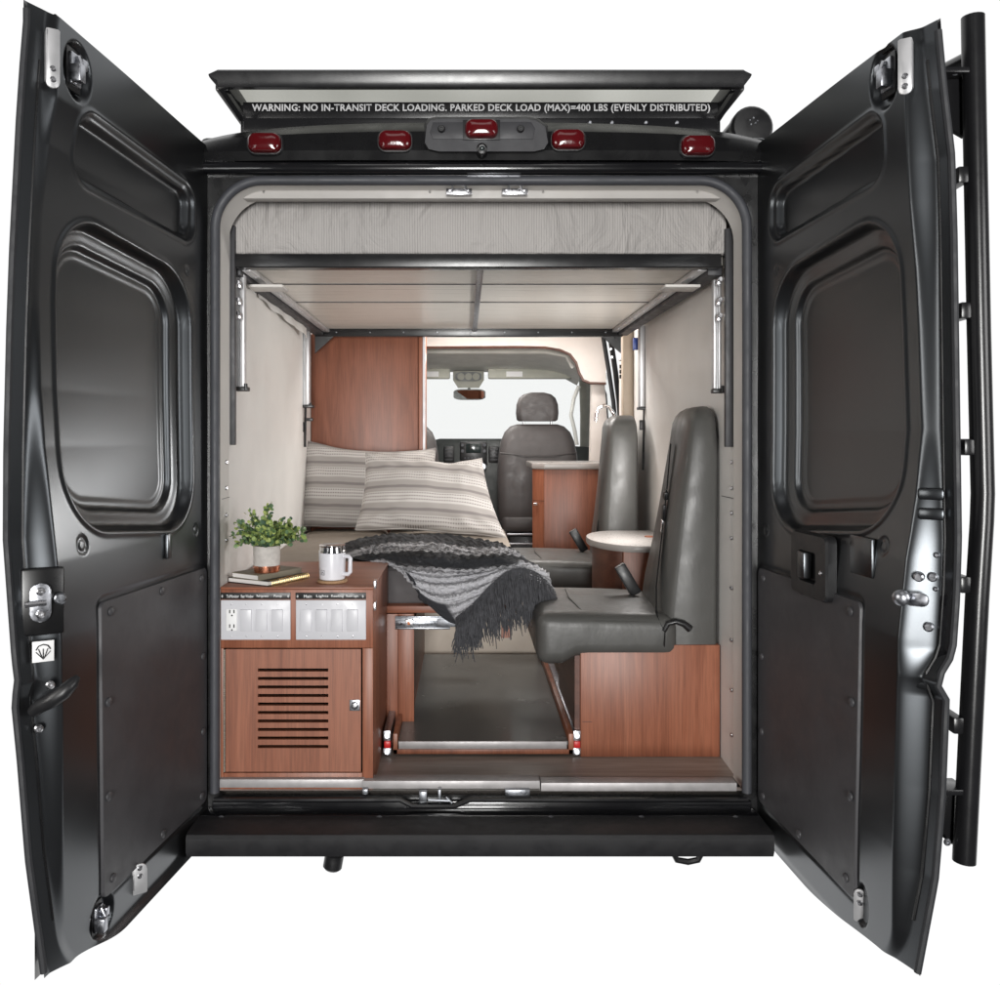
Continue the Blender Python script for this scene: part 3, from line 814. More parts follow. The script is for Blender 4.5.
def latch(door, side, px, py, k=1.):
    t, z = duv(px, py, side); nn = dn(side); tx = dt(side)
    mb = MB(); c = dpt(side, t, z, -.010)
    mb.obox(c, tx, nn, ZA, .020 * k, .008, .036 * k, .003)
    mb.obox(c + nn * .014 + tx * .008 - ZA * .012 * k, tx, nn, ZA, .012 * k, .014, .020 * k, .003)
    mb.obox(c + nn * .012 - tx * .012 + ZA * .014 * k, tx, nn, ZA, .009 * k, .010, .012 * k, .002)
    mb.tube([c + ZA * .03 * k + nn * .012, c + nn * .022 + ZA * .005, c + nn * .02 - ZA * .03 * k], .004, 8)
    mb.build('rod_latch', 'zinc', door)
    mb = MB()
    for a, q in ((-.006, .03), (.012, -.028)): screw(mb, c + tx * a + ZA * q * k + nn * .012, nn, .006)
    mb.obox(c - nn * .003, tx, nn, ZA, .028 * k, .004, .048 * k, .003)
    mb.build('latch_base', 'plastic_black', door)
latch(DL, -1, 78, 70); latch(DL, -1, 101, 918, .8); latch(DR, 1, 884, 75)
# latch cover, catch, round buffer, sticker, grab handle on the left edge
mb = MB(); c = P(40, 602, -.765)
axv = Vector((.5, -.86, 0)).normalized(); uv_ = Vector((0, 0, 1)).cross(axv).normalized()
lp = rrect(-.021, .021, -.041, .041, .019, 6)
mb.plate([c + uv_ * a + ZA * q + axv * .012 for a, q in lp], axv * -.008, .002)
mb.build('latch_catch', 'zinc', DL)
mb = MB()
for q in (.024, -.024): screw(mb, c + ZA * q + axv * .012, axv, .009, .005)
mb.tube([c + axv * .018 + uv_ * .01, c + axv * .022 - uv_ * .03], .006, 8)
mb.each('catch_bolt', 'steel', DL)
mb = MB(); mb.obox(c - axv * .006 + uv_ * .006, uv_, axv, ZA, .042, .006, .072, .006); mb.build('latch_cover', 'jamb_black', DL)
mb = MB(); c2 = P(60, 598, -.755); mb.cyl(c2 - axv * .01, c2 + axv * .012, .0125, 20, .003); mb.build('rubber_buffer', 'zinc_dark', DL)
mb = MB(); c3 = P(43, 651, -.772); mb.obox(c3 + axv * .004, uv_, axv, ZA, .021, .0012, .022, .0006); stk = mb.build('warning_sticker', 'white_label', DL)
mb = MB()
q0 = c3 + axv * .0062
mb.tube([q0 + uv_ * a + ZA * b_ for a, b_ in ((-.014, .004), (-.009, .012), (0, .015), (.009, .012), (.014, .004))], .0014, 6)
for a in (-.009, 0, .009): mb.tube([q0 + uv_ * a + ZA * .006, q0 + uv_ * a * .2 - ZA * .014], .0011, 6)
mb.tube([q0 - uv_ * .014 + ZA * .0, q0 - ZA * .016, q0 + uv_ * .014 + ZA * .0], .0011, 6)
mb.build('sticker_symbol', 'label_black', DL)
mb = MB()
pts = [P(33, 712, -.79), P(40, 706, -.80), P(52, 700, -.81), P(64, 692, -.81), P(73, 683, -.80), P(78, 677, -.79)]
mb.tube(pts, [.012, .015, .0165, .016, .013, .007], 12)
mb.build('grab_handle', 'plastic_black', DL)
mb = MB()
for a, b_ in ((50, 684.5), (38.5, 728)): screw(mb, P(a, b_, -.772) + axv * .004, axv, .009, .005)
screw(mb, P(37, 709, -.805), axv, .007, .004)
mb.each('edge_screw', 'steel', DL)
mb = MB(); t, z = duv(166, 546, -1); mb.obox(dpt(-1, t, z, .006), dt(-1), dn(-1), ZA, .013, .006, .034, .004); mb.build('trim_clip', 'satin_black', DL)

# --- right door furniture
t, z = duv(818, 565, 1); nn = dn(1); tx = dt(1); c = dpt(1, t, z, .0)
mb = MB()
W, H = .098, .082
lp_o = rrect(-W, W, -H, H, .018, 5); lp_i = rrect(-.052, .040, -.045, .035, .008, 5)
f = lambda a, q, h: c + tx * a + ZA * q + nn * h
mb.loft([[f(a, q, 0) for a, q in lp_o], [f(a, q, .022) for a, q in lp_o], [f(a * .96, q * .96, .028) for a, q in lp_o], [f(a, q, .027) for a, q in lp_i], [f(a * .9, q * .9, .008) for a, q in lp_i]], True, True, True)
hd = mb.build('inside_handle', 'plastic_black', DR, 30)
mb = MB(); mb.obox(f(-.03, -.003, .022), tx, nn, ZA, .02, .012, .035, .005); mb.build('handle_paddle', 'satin_black', DR)
mb = MB(); screw(mb, f(.07, -.01, .0275), nn, .006); mb.build('handle_screw', 'steel', DR)
mb = MB(); t2, z2 = duv(863, 556, 1); mb.obox(dpt(1, t2, z2, .002), tx, nn, ZA, .05, .005, .046, .006); mb.build('lock_cover', 'satin_black', DR)
axr = Vector((-.62, -.78, 0)).normalized(); ur = Vector((0, 0, 1)).cross(axr).normalized()
def edge_pt(px, py): return P(px, py, -.762)
mb = MB()
for py in (494, 514):
    cc = edge_pt(931, py); mb.obox(cc, ur, axr, ZA, .026, .006, .0125, .006)
mb.obox(edge_pt(925, 684), ur, axr, ZA, .022, .006, .012, .005)
mb.each('pressed_tab', 'satin_black', DR)
mb = MB()
for px, py, r in ((919, 577, .010), (933, 577, .010), (929, 627, .010), (937, 555, .006), (936, 589, .005)): mb.cyl(edge_pt(px, py) - axr * .012, edge_pt(px, py) + axr * .008, r, 18, .003)
mb.each('edge_bolt', 'zinc', DR)
mb = MB()
cc = edge_pt(902, 597); mb.lathe([(.004, -.01), (.016, 0), (.017, .014), (.012, .02), (.004, .022)], cc, axr, 18)
lp = rrect(-.024, .024, -.014, .014, .012, 5); c4 = edge_pt(917, 599) + axr * .012
mb.plate([c4 + ur * a + ZA * q for a, q in lp], axr * -.008, .002)
mb.build('door_catch', 'zinc', DR)
mb = MB(); screw(mb, edge_pt(923, 600) + axr * .013, axr, .008, .003); mb.each('catch_bolt', 'steel', DR)

# --- ladder on the right door
def lad_x(z): return float(interp([(2.5, 1.103), (1.85, 1.116), (1.48, 1.125), (1.27, 1.112), (.68, 1.083)], z))
zs = [2.535, 2.3, 2.1, 1.85, 1.6, 1.50, 1.44, 1.27, 1.1, .9, .70]
for k, (yy, dx) in enumerate(((-.72, 0), (-.34, -.03))):
    mb = MB(); mb.tube([(lad_x(z) + dx, yy, z) for z in zs], .0235, 18); mb.build('ladder_rail', 'rack_black', DR)
for py in (178, 312, 447, 583, 722):
    z = PZ(py, -.70); mb = MB()
    mb.obox((lad_x(z) - .015, -.53, z), (.03, .40, 0), (-.40, .03, 0), ZA, .20, .012, .018, .004); mb.build('ladder_rung', 'rack_black', DR)
for z, in ((2.36,), (.80,)):
    mb = MB()
    mb.plate([(lad_x(z) - .01, -.70, z + .05), (lad_x(z) - .10, -.69, z + .05), (lad_x(z) - .10, -.69, z - .01), (lad_x(z) - .05, -.69, z - .05), (lad_x(z) - .01, -.70, z - .08)], (0, .012, 0), .002)
    mb.obox((lad_x(z) - .05, -.70, z + .055), (1, 0, 0), (0, 1, 0), ZA, .05, .035, .006, .002)
    mb.build('ladder_bracket', 'rack_black', DR)
mb = MB(); screw(mb, P(955, 72, -.72), (0, -1, 0), .008, .005); screw(mb, P(947, 842, -.72), (0, -1, 0), .008, .005); mb.each('ladder_bolt', 'zinc', DR)
mb = MB(); mb.tube([(lad_x(2.5), -.72, 2.45), (lad_x(2.5) - .02, -.5, 2.47), (lad_x(2.5) - .03, -.34, 2.45)], .016, 10); mb.build('ladder_rung', 'rack_black', DR)

# =================================================================== ROOF RACK
rack = thing('roof_rack', 'black framed roof deck rack with white load warning lettering across its back plate', 'roof rack', (.04, .3, 2.55))
Yr = .05
mb = MB()
zt, zb_ = PZ(70, Yr), PZ(87, Yr)
loops = []
for px, sq in ((209.5, .0), (218, 1.), (743, 1.), (750.5, .0)):
    X = PX(px, Yr); zc = PZ(76, Yr)
    lp = [(-.01, zb_ + .018), (-.012, zt - .006), (-.004, zt), (.018, zt), (.02, zb_), (.0, zb_)]
    loops.append([(X, Yr + a, zc + (q - zc) * (sq if sq else .12)) for a, q in lp])
mb.loft(loops, True, True, True)
mb.build('deck_rail', 'rack_black', rack, 25)
for a in (-1, 1):
    X = PX(213 if a < 0 else 747, Yr)
    mb = MB(); mb.box(X, X - a * .045, Yr + .02, 2.4, zb_ - .002, zt - .003, .006); mb.build('side_rail', 'rack_black', rack)
mb = MB()
mb.box(PX(224, Yr), PX(738, Yr), Yr + .021, 2.4, zb_ + .022, zb_ + .03)
mb.build('added_tint_sheet', 'deck_tint', rack)  # added sheet; backdrop seen through it stands in for the bright deck underside
Yw = .20
mb = MB(); mb.pbox(243, 718, 101.8, 118.5, Yw, .02, .002)
wp = mb.build('warning_plate', 'rack_black', rack)
text_mesh('warning_lettering', 'WARNING: NO IN-TRANSIT DECK LOADING. PARKED DECK LOAD (MAX)=400 LBS (EVENLY DISTRIBUTED)', 'letter_grey', wp,
          (PX(252, Yw), PX(710, Yw), PZ(113.2, Yw), PZ(104.0, Yw)), Yw - .0015, .026, 1.06)
mb = MB(); mb.box(PX(243, .11), PX(718, .11), .11, .135, PZ(133, .11), PZ(117.6, .11), .003)
mb.build('cross_bar', 'rack_black', rack)
for a in ((240, 250), (712, 721)):
    mb = MB(); mb.box(PX(a[0], Yw), PX(a[1], Yw), Yw + .005, Yw + .07, PZ(136, Yw), PZ(104, Yw), .004); mb.build('rack_foot', 'rack_black', rack)
mb = MB()
for px in (590, 612, 646, 677): screw(mb, P(px, 122.5, .109), (0, -1, 0), .006)
mb.each('rack_bolt', 'zinc', rack)
for a in (-1, 1):
    X = PX(238 if a < 0 else 722, .25)
    mb = MB(); mb.tube([P(221 if a < 0 else 739, 86, .07), P(243 if a < 0 else 717, 119, .16)], .012, 4); mb.build('rack_strut', 'rack_black', rack)

# awning on the right roof edge
aw = thing('roof_awning', 'rolled black awning tube with rounded end cap at the right roof edge', 'awning', (1.0, .3, 2.55))
mb = MB(); ca = P(752, 127, .30)
mb.lathe([(.062, 0), (.066, .02), (.066, 2.6), (.05, 2.62)], ca, (0, 1, 0), 28); mb.build('awning_tube', 'rack_black', aw)
mb = MB(); mb.lathe([(.070, .03), (.070, .0), (.062, -.010), (.03, -.014), (.002, -.014)], ca, (0, 1, 0), 28); mb.build('awning_end_cap', 'plastic_black', aw)
mb = MB()
for a, q in ((-.012, .018), (.0, .025), (.014, .016), (.006, .008), (-.008, .004)): screw(mb, ca + Vector((a, -.0135, q)), (0, -1, 0), .004)
mb.each('end_cap_screw', 'zinc', aw)
mb = MB(); mb.box(.86, .98, .35, 2.8, 2.50, 2.575, .005); mb.build('awning_bracket', 'rack_black', aw)

# =================================================================== LIFT BED
bunk = thing('lift_bed', 'raised bunk platform with black bar and aluminium underside hanging across the ceiling', 'bunk bed', (.04, .14, 2.15))
zu = PZ(264, .15)
mb = MB(); mb.pbox(233, 722, 253.5, 267.5, .14, .045, .004, 3); mb.build('bunk_front_bar', 'rack_black', bunk)
Yb = 1.83
mb = MB(); mb.box(-.755, .845, .19, Yb, zu + .004, zu + .03); pn = mb.build('bunk_panel', 'bunk_panel', bunk)
mb = MB()
for yy in (.53, .95): mb.box(-.75, .84, yy, yy + .006, zu + .001, zu + .006)
mb.each('panel_joint', 'housing_plastic', pn)
mb = MB(); mb.box(.038, .060, .185, Yb, zu - .012, zu + .003, .002); mb.build('centre_batten', 'zinc', bunk)
mb = MB(); mb.box(-.76, .80, Yb, Yb + .04, zu - .035, zu + .03, .003); mb.build('bunk_rear_bar', 'rack_black', bunk)
mb = MB()
for k in range(9):
    p = Vector((-.65 + k * .17, Yb - .001, zu - .015)); screw(mb, p, (0, -1, 0), .0038)
mb.each('bar_screw', 'zinc_dark', bunk)
for a in (-1, 1):
    x0 = -.715 if a < 0 else .775; xo = -a
    mb = MB(); mb.box(x0, x0 + a * -.03, .19, Yb, zu - .014, zu + .002, .002); mb.build('side_channel', 'aluminium', bunk)
    mb = MB(); mb.box(x0 + a * .003, x0 + a * .05, .19, Yb + .03, zu - .028, zu + .003, .002); mb.build('side_beam', 'housing_plastic', bunk)
    mb = MB()
    for k in range(8): screw(mb, (x0 + a * -.02, .3 + k * .2, zu - .014), (0, 0, -1), .006)
    mb.each('beam_bolt', 'steel', bunk)
    # corner gusset
    mb = MB(); gx = -.76 if a < 0 else .79
    mb.plate([(gx, Yb + .005, zu - .03), (gx - a * .10, Yb + .005, zu - .03), (gx, Yb + .005, zu - .12)], (0, .012, 0)); mb.build('corner_gusset', 'plastic_black', bunk)
mb = MB(); mb.box(PX(633, 1.86), PX(638, 1.86), 1.84, 1.87, PZ(350, 1.86), PZ(338, 1.86), .002); mb.build('blue_clip', 'blue_plastic', bunk)
# lift columns
for (px, y0, y1, Y, dia) in ((241, 275, 387, .24, 9), (305, 324, 405, 1.70, 10), (716.5, 280, 389, .24, 8), (644.5, 326, 407, 1.72, 11)):
    X = PX(px, Y); r = dia / 2 * S(Y); sgn = -1 if px < 465 else 1
    z0, z1 = PZ(y1, Y), PZ(y0, Y)
    mb = MB(); mb.box(X - r, X - r * .15, Y - r, Y + r, z0, z1, .003); mb.box(X + r * .15, X + r, Y - r, Y + r, z0, z1, .003); mb.box(X - r * .3, X + r * .3, Y - r * .2, Y + r, z0, z1)
    mb.build('lift_column', 'aluminium', bunk)
    mb = MB(); mb.box(X - r * 1.25, X + r * 1.8, Y - r * 1.3, Y + r, z0 - .014, z0, .003); mb.cyl((X + r * 1.3, Y - r, z0 - .012), (X + r * 1.3, Y - r, z0 + .01), .006, 10); mb.build('column_foot', 'plastic_black', bunk)
for px, y0, y1, Y in ((230.5, 225, 445, .135, ), (730, 228, 447, .135)):
    mb = MB(); mb.pbox(px - 4.2, px + 4.2, y0, y1, Y, .02, .002); mb.build('guide_rail', 'housing_plastic', bunk)
mb = MB()
for X, Y, py in ((PX(239, .2), .2, 283), (PX(239, .2), .2, 300), (PX(239, .2), .2, 314), (PX(719, .2), .2, 280), (PX(719, .2), .2, 300), (PX(719, .2), .2, 316)):
    mb.cyl((X, Y, PZ(py, Y)), (X, Y - .02, PZ(py, Y)), .009, 12, .002)
    mb.box(X - .008, X + .008, Y - .01, Y + .01, PZ(py + 5, Y), PZ(py + 1, Y), .002)
mb.build('lift_pulley', 'steel', bunk)
mb = MB(); mb.tube([P(305.5, 405, 1.7), P(305, 447, 1.7)], .006, 8); mb.box(PX(301, 1.69), PX(304, 1.69), 1.68, 1.70, PZ(432, 1.69), PZ(422, 1.69), .002); mb.box(PX(306, 1.69), PX(313, 1.69), 1.68, 1.70, PZ(421, 1.69), PZ(418, 1.69), .002)
mb.build('pull_rod', 'plastic_black', bunk)
mb = MB(); mb.tube([P(644, 409, 1.72), P(643, 470, 1.72)], .005, 8); mb.pbox(640, 645, 420, 430, 1.70, .02, .002); mb.build('pull_rod', 'plastic_black', bunk)
# pale plates under the side beams
for a in (-1, 1):
    mb = MB(); X = -.735 if a < 0 else .795
    mb.box(X, X - a * .12, .34, .44, zu - .040, zu - .030, .003); mb.build('beam_plate', 'cream_trim', bunk)
# wavy cloth valance behind the left beam
mb = MB(); lo, hi = [], []
for k in range(40):
    u = k / 39; Y = .55 + u * 1.0; w = .007 * math.sin(u * 22 + 2 * u * u) * (.3 + u)
    lo.append((-.742 + w, Y, zu - .045 - .03 * u + .004 * math.sin(u * 19))); hi.append((-.750 + w * .3, Y, zu - .02))
mb.loft([lo, hi], False); mb.build('cloth_valance', 'cream_panel', bunk)

# mattress on the bunk
mat_ = MB()
x0, x1 = PX(232, .16), PX(727, .16); z0, z1 = PZ(254, .15), PZ(197, .15)
lp0 = rrect(x0, x1, z0, z1, (.01, .01, .085, .085), 8)
def ml(Y, sc):
    cx, cz = (x0 + x1) / 2, (z0 + z1) / 2
    return [(cx + (a - cx) * (1 - sc * .02), Y, cz + (q - cz) * (1 - sc * .25)) for a, q in lp0]
front = [ml(.205, 0), ml(.175, .03), ml(.158, .15)]
# front face as dense bulged grid for soft wrinkles
mat_.loft([ml(1.8, 0), ml(.205, 0), ml(.175, .03), ml(.160, .12), ml(.154, .35)], True, True, True)
bm_ = mat_.build('bunk_mattress', 'ticking', None, 50)
tag(bm_, 'long mattress in pale striped ticking lying on the raised bunk platform', 'mattress')

# =================================================================== WARDROBE
wd = thing('wardrobe', 'tall cherry wood wardrobe panel standing behind the pillows on the left', 'wardrobe', (-.5, 2.0, FLZ))
mb = MB(); mb.pbox(311, 418, 334, 560, 1.95, .5, .002); mb.build('wardrobe_panel', 'cherry_deep', wd)
mb = MB(); mb.pbox(418.5, 422.5, 325, 560, 1.945, .5, .001); mb.build('edge_strip', 'cherry', wd)
mb = MB(); mb.pbox(422.8, 425, 325, 470, 1.95, .04); mb.build('white_edging', 'white_plastic', wd)

# =================================================================== LOWER BED
bed = thing('platform_bed', 'cherry wood bed platform with steel drawer slide standing beside the louvred cabinet', 'bed', (-.3, .5, FLZ))
Zb = 1.155
mb = MB()
Yf = .50
mb.box(PX(377, Yf), PX(398, Yf), Yf, Yf + .02, FLZ, PZ(614, Yf), .001)
mb.box(PX(398.3, Yf), PX(414, Yf), Yf + .001, Yf + .021, PZ(722, Yf), PZ(614, Yf), .001)
mb.build('front_post', 'cherry', bed)
mb = MB(); mb.box(-.78, PX(381, Yf), Yf + .06, 1.9, FLZ, 1.0); mb.build('bed_box', 'cherry', bed)
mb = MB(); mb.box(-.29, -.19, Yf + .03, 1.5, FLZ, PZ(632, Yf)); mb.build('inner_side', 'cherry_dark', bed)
mb = MB(); mb.box(PX(383, Yf), .19, Yf, 1.9, PZ(613, Yf), PZ(606, Yf), .001); mb.build('bed_board', 'cherry_across', bed)
mb = MB(); mb.box(PX(378, Yf), PX(386, Yf), Yf + .01, Yf + .05, PZ(614, Yf), PZ(606, Yf)); mb.build('painted_shadow_gap', 'slot_dark', bed)  # solid near-black block painting the shade under the bed board
mb = MB()
ys = .49
mb.pbox(395, 450, 617, 629, ys, .012, .001)
mb.pbox(395, 450, 616.5, 618.3, ys - .006, .01, .001); mb.pbox(395, 450, 627.7, 629.5, ys - .006, .01, .001)
mb.pbox(395, 437, 621, 625.5, ys - .004, .01, .001)
mb.pbox(437, 480, 619, 627, ys - .002, .01, .001)
mb.build('drawer_slide', 'zinc_dark', bed)
mb = MB(); mb.pbox(405, 413, 619.5, 626.5, ys - .010, .01, .001); mb.build('slide_lock', 'steel', bed)
mb = MB(); mb.pbox(407.5, 410, 621.5, 625, ys - .014, .01, .001); mb.build('slide_catch', 'orange_plastic', bed)
mb = MB()
mb.box(.15, .19, 1.0, 1.04, PZ(638, 1.0), PZ(613, 1.0)); mb.build('bed_leg', 'cherry', bed)
mb = MB(); mb.box(PX(401, .6), PX(403, .6), .7, .72, PZ(660, .7), PZ(645, .7), .001); mb.build('strike_plate', 'steel', bed)

def cushion(name, x0, x1, y0, y1, z0, z1, mat, label, bev=.03):
    b = bmesh.new(); bmesh.ops.create_cube(b, size=2)
    bmesh.ops.scale(b, vec=((x1 - x0) / 2, (y1 - y0) / 2, (z1 - z0) / 2), verts=b.verts)
    bmesh.ops.bevel(b, geom=list(b.edges), offset=bev, segments=4, profile=.55, affect='EDGES')
    bmesh.ops.subdivide_edges(b, edges=[e for e in b.edges if e.calc_length() > .15], cuts=14, use_grid_fill=True)
    for v in b.verts:
        u = v.co.x / ((x1 - x0) / 2); w = v.co.y / ((y1 - y0) / 2)
        dome = max(0, 1 - u * u) * max(0, 1 - w * w)
        if v.co.z > 0: v.co.z += .012 * dome + .004 * noise.noise(v.co * 7)
        v.co.y += .004 * noise.noise(v.co * 9 + Vector((3, 1, 2)))
    bmesh.ops.translate(b, vec=((x0 + x1) / 2, (y0 + y1) / 2, (z0 + z1) / 2), verts=b.verts)
    mb = MB(); mb.bm(b)
    o = mb.build(name, mat, None, 60)
    return tag(o, label, 'cushion')
cu1 = cushion('bed_cushion', -.785, -.392, .575, 1.92, 1.01, Zb, 'cushion_taupe', 'taupe bed cushion along the left wall behind the potted plant')
cu2 = cushion('bed_cushion', -.388, .20, .55, .98, 1.012, Zb - .002, 'cushion_grey', 'dark grey bed cushion with square front under the knitted blanket', .025)
cu3 = cushion('bed_cushion', -.388, .205, .985, 1.92, 1.01, Zb, 'cushion_taupe', 'taupe bed cushion beneath the striped pillows beside the wardrobe')
mb = MB()
zz_ = Zb - .016
mb.tube([(-.37, .552, zz_), (-.1, .548, zz_ + .002), (.18, .552, zz_)], .004, 6)
mb.tube([(-.30, .5495, zz_ - .005), (-.298, .549, 1.03)], .002, 6)
mb.build('seam_piping', 'cushion_grey', cu2)

def pillow(label, W, H, T, c, rot, seed, sk=0.):
    n = 56
    us = np.linspace(-1, 1, n); U, V = np.meshgrid(us, us)
    # denser at rim
    U = np.sin(U * PI / 2); V = np.sin(V * PI / 2)
    edge = np.clip((1 - U ** 2), 0, 1) ** .42 * np.clip((1 - V ** 2), 0, 1) ** .42
    vs, fs = [], []
    def pt(u, v, sgn, e):
        x = W / 2 * u * (1 - .055 * (1 - v * v)); z = H / 2 * v * (1 - .09 * (1 - u * u))
        q = Vector((x * 6, z * 6, seed + sgn))
        wr = noise.noise(q) * .016 + noise.noise(q * 2.6) * .006
        # folds running in from the corners
        cr = abs(u * v); fold = math.sin((u * math.copysign(1, v) - v * math.copysign(1, u)) * 16 + seed) * .006 * cr
        y = sgn * (T / 2 * e + (wr + fold) * min(1, e * 2.2))
        z += .008 * noise.noise(Vector((x * 5, seed, 1))) - .018 * (1 - u * u) * (v > .2) * v
        x -= sk * (z + H * .5) * max(0., u)
        return (x, y, z)
    g = []
    for sgn in (-1, 1):
        rows = [[None] * n for _ in range(n)]
        for i in range(n):
            for j in range(n):
                if sgn == 1 and (i in (0, n - 1) or j in (0, n - 1)): rows[i][j] = g[0][i][j]; continue
                rows[i][j] = len(vs); vs.append(pt(float(U[i, j]), float(V[i, j]), sgn, float(edge[i, j])))
        g.append(rows)
        for i in range(n - 1):
            for j in range(n - 1): fs.append((rows[i][j], rows[i][j + 1], rows[i + 1][j + 1], rows[i + 1][j]))
    mb = MB(); mb.add(vs, fs)
    o = mb.build('pillow', 'pillow_stripe', None, 70)
    o.location = c; o.rotation_euler = rot
    tag(o, label, 'pillow', 'striped pillows on the bed')
    # corded edge
    mb = MB(); pts = [vs[g[0][0][j]] for j in range(n)] + [vs[g[0][i][n - 1]] for i in range(1, n)] + [vs[g[0][n - 1][j]] for j in range(n - 2, -1, -1)] + [vs[g[0][i][0]] for i in range(n - 2, 0, -1)]
    mb.tube(pts, .005, 6, False, True)
    p = mb.build('corded_edge', 'pillow_stripe', None); p.parent = o
    return o
pillow('striped pillow leaning on the wardrobe, the one behind', .70, .44, .17, (-.475, 1.80, 1.372), (R(-16), R(3), R(2)), 3., .08)
pillow('striped pillow in front, its left edge overlapping the other pillow', .70, .40, .19, (-.148, 1.57, 1.352), (R(-27), R(3), R(-3)), 9., .34)

# =================================================================== BLANKET
def topP(px, py, dz=.02):
    Z = Zb + dz; s_ = (CAM_H - Z) / (py - VY); Y = s_ * F - CAM_D
    return Vector(((px - VX) * s_, Y, Z))
rows = [
    [topP(332, 549), topP(362, 540, .03), topP(395, 536, .035), topP(430, 536, .025), topP(468, 540, .03), topP(500, 545, .02)],
    [topP(345, 555), topP(380, 550, .035), topP(418, 548, .045), topP(458, 551, .03), topP(496, 552, .035), topP(522, 558, .012)],
    [topP(360, 560), topP(394, 559, .03), topP(428, 560, .045), topP(466, 562, .03), topP(506, 560, .035), P(538, 568, .78)],
    [P(384, 564, .535), P(402, 569, .525), P(432, 574, .52), P(470, 573, .52), P(512, 566, .52), P(547, 575, .56)],
    [P(404, 571, .505), P(416, 590, .492), P(443, 602, .488), P(478, 593, .49), P(518, 574, .50), P(552, 587, .545)],
    [P(413, 578, .50), P(429, 606, .482), P(457, 624, .475), P(484, 603, .48), P(520, 580, .49), P(554, 594, .54)],
]
def catmull(p0, p1, p2, p3, t):
    return .5 * ((2 * p1) + (p2 - p0) * t + (2 * p0 - 5 * p1 + 4 * p2 - p3) * t * t + (3 * p1 - p0 - 3 * p2 + p3) * t ** 3)
def spl(pts, u):
    n = len(pts) - 1; x = min(u * n, n - 1e-6); i = int(x); f_ = x - i
    g = lambda k: pts[max(0, min(n, k))]
    a0 = g(i - 1) if i > 0 else 2 * g(0) - g(1); a3 = g(i + 2) if i + 2 <= n else 2 * g(n) - g(n - 1)
    return catmull(a0, g(i), g(i + 1), a3, f_)
NR, NC = 150, 190
G = np.zeros((NR, NC, 3))
for j in range(NC):
    col_ = [spl(r_, j / (NC - 1)) for r_ in rows]
    for i in range(NR):
        p = spl(col_, i / (NR - 1)); G[i, j] = p
gu = np.gradient(G, axis=1); gv = np.gradient(G, axis=0); nr_ = np.cross(gu, gv); nr_ /= np.linalg.norm(nr_, axis=2, keepdims=True) + 1e-9
if nr_[10, 90, 2] < 0: nr_ = -nr_
H_ = np.zeros((NR, NC))
for i in range(NR):
    for j in range(NC):
        u, v = j / (NC - 1), i / (NR - 1)
        big = noise.noise(Vector((u * 5, v * 5, 2))) * .010
        cable = .0085 * math.sin(v * 84 + 1.4 * noise.noise(Vector((u * 9, v * 9, 0)))) * (.55 + .45 * math.sin(u * 120 + 3 * noise.noise(Vector((u * 20, v * 20, 5)))))
        fuzz = .004 * noise.noise(Vector((u * 70, v * 70, 7)))
        hemf = 1 if u > .42 or v < .81 else .25
        H_[i, j] = big + (cable + fuzz) * hemf + .008
H_ *= np.clip(np.linspace(0, 1, NC) / .10, .12, 1)[None, :]
G += nr_ * H_[..., None]
blanket = thing('throw_blanket', 'grey marled knitted blanket with long charcoal fringe draped over the bed corner', 'blanket', (.0, .6, Zb))
sheet('knitted_cloth', 'knit', blanket, G[..., 0], G[..., 1], G[..., 2], uv=True)
mb = MB()
anch = [P(456, 621, .472), P(466, 613, .475), P(476, 604, .478), P(487, 592, .48), P(500, 580, .483), P(512, 573, .486), P(526, 572, .50), P(540, 578, .52), P(549, 586, .535), P(555, 595, .545)]
ends = [(456, 652), (468, 648), (478, 640), (492, 635), (505, 628), (518, 624), (530, 622), (542, 619), (550, 617), (555, 610)]
NS = 620
for k in range(NS):
    u = random.random(); a = spl(anch, u)
    n_ = len(ends) - 1; x = u * n_; i = min(int(x), n_ - 1); f_ = x - i
    ey = ends[i][1] * (1 - f_) + ends[i + 1][1] * f_; ex = ends[i][0] * (1 - f_) + ends[i + 1][0] * f_
    ey += random.gauss(0, 6); ex += random.gauss(0, 3.0)
    ln = max(.05, (a.z - PZ(ey, a.y)))
    Ye = a.y - .012 - random.random() * .035
    xe = PX(ex, a.y)
    st_ = random.uniform(-.02, .012)
    pts = []
    ph = random.random() * 6
    for q in range(7):
        w = q / 6
        pts.append((a.x + (xe - a.x) * w ** 1.5 + .006 * math.sin(ph + w * 7) * w, a.y - (a.y - Ye) * min(1, w * 3) + random.uniform(-.002, .002), a.z + .012 - (ln + st_) * w))
    r0 = random.uniform(.0016, .0028)
    mb.tube(pts, [r0] * 5 + [r0 * .9, r0 * .6], 5)
mb.build('fringe', 'fringe_yarn', blanket)

# =================================================================== LOUVRED CABINET
cab = thing('storage_cabinet', 'cherry wood storage cabinet with louvred door below two white switch plates', 'cabinet', (-.53, .1, FLZ))
Yc = .015; cx0, cx1 = PX(219.5, Yc), PX(373, Yc); ct = PZ(589, Yc)
mb = MB()
mb.box(cx0, cx1, Yc, Yc + .018, PZ(648, Yc), ct - .002, .0012)
mb.box(cx0, PX(223.5, Yc), Yc, Yc + .018, FLZ, PZ(648.3, Yc), .0012)
mb.box(PX(362.5, Yc), cx1, Yc, Yc + .018, FLZ, PZ(648.3, Yc), .0012)
mb.box(PX(223.8, Yc), PX(362.2, Yc), Yc, Yc + .018, FLZ, PZ(773, Yc), .0012)
mb.box(cx1 - .02, cx1 - .0005, Yc + .019, Yc + .53, FLZ, ct - .002, .001)
mb.build('cabinet_body', 'cherry', cab)
mb = MB(); mb.box(cx0, cx1 - .021, Yc + .05, Yc + .53, FLZ + .002, ct - .02); mb.build('cabinet_inside', 'slot_dark', cab)
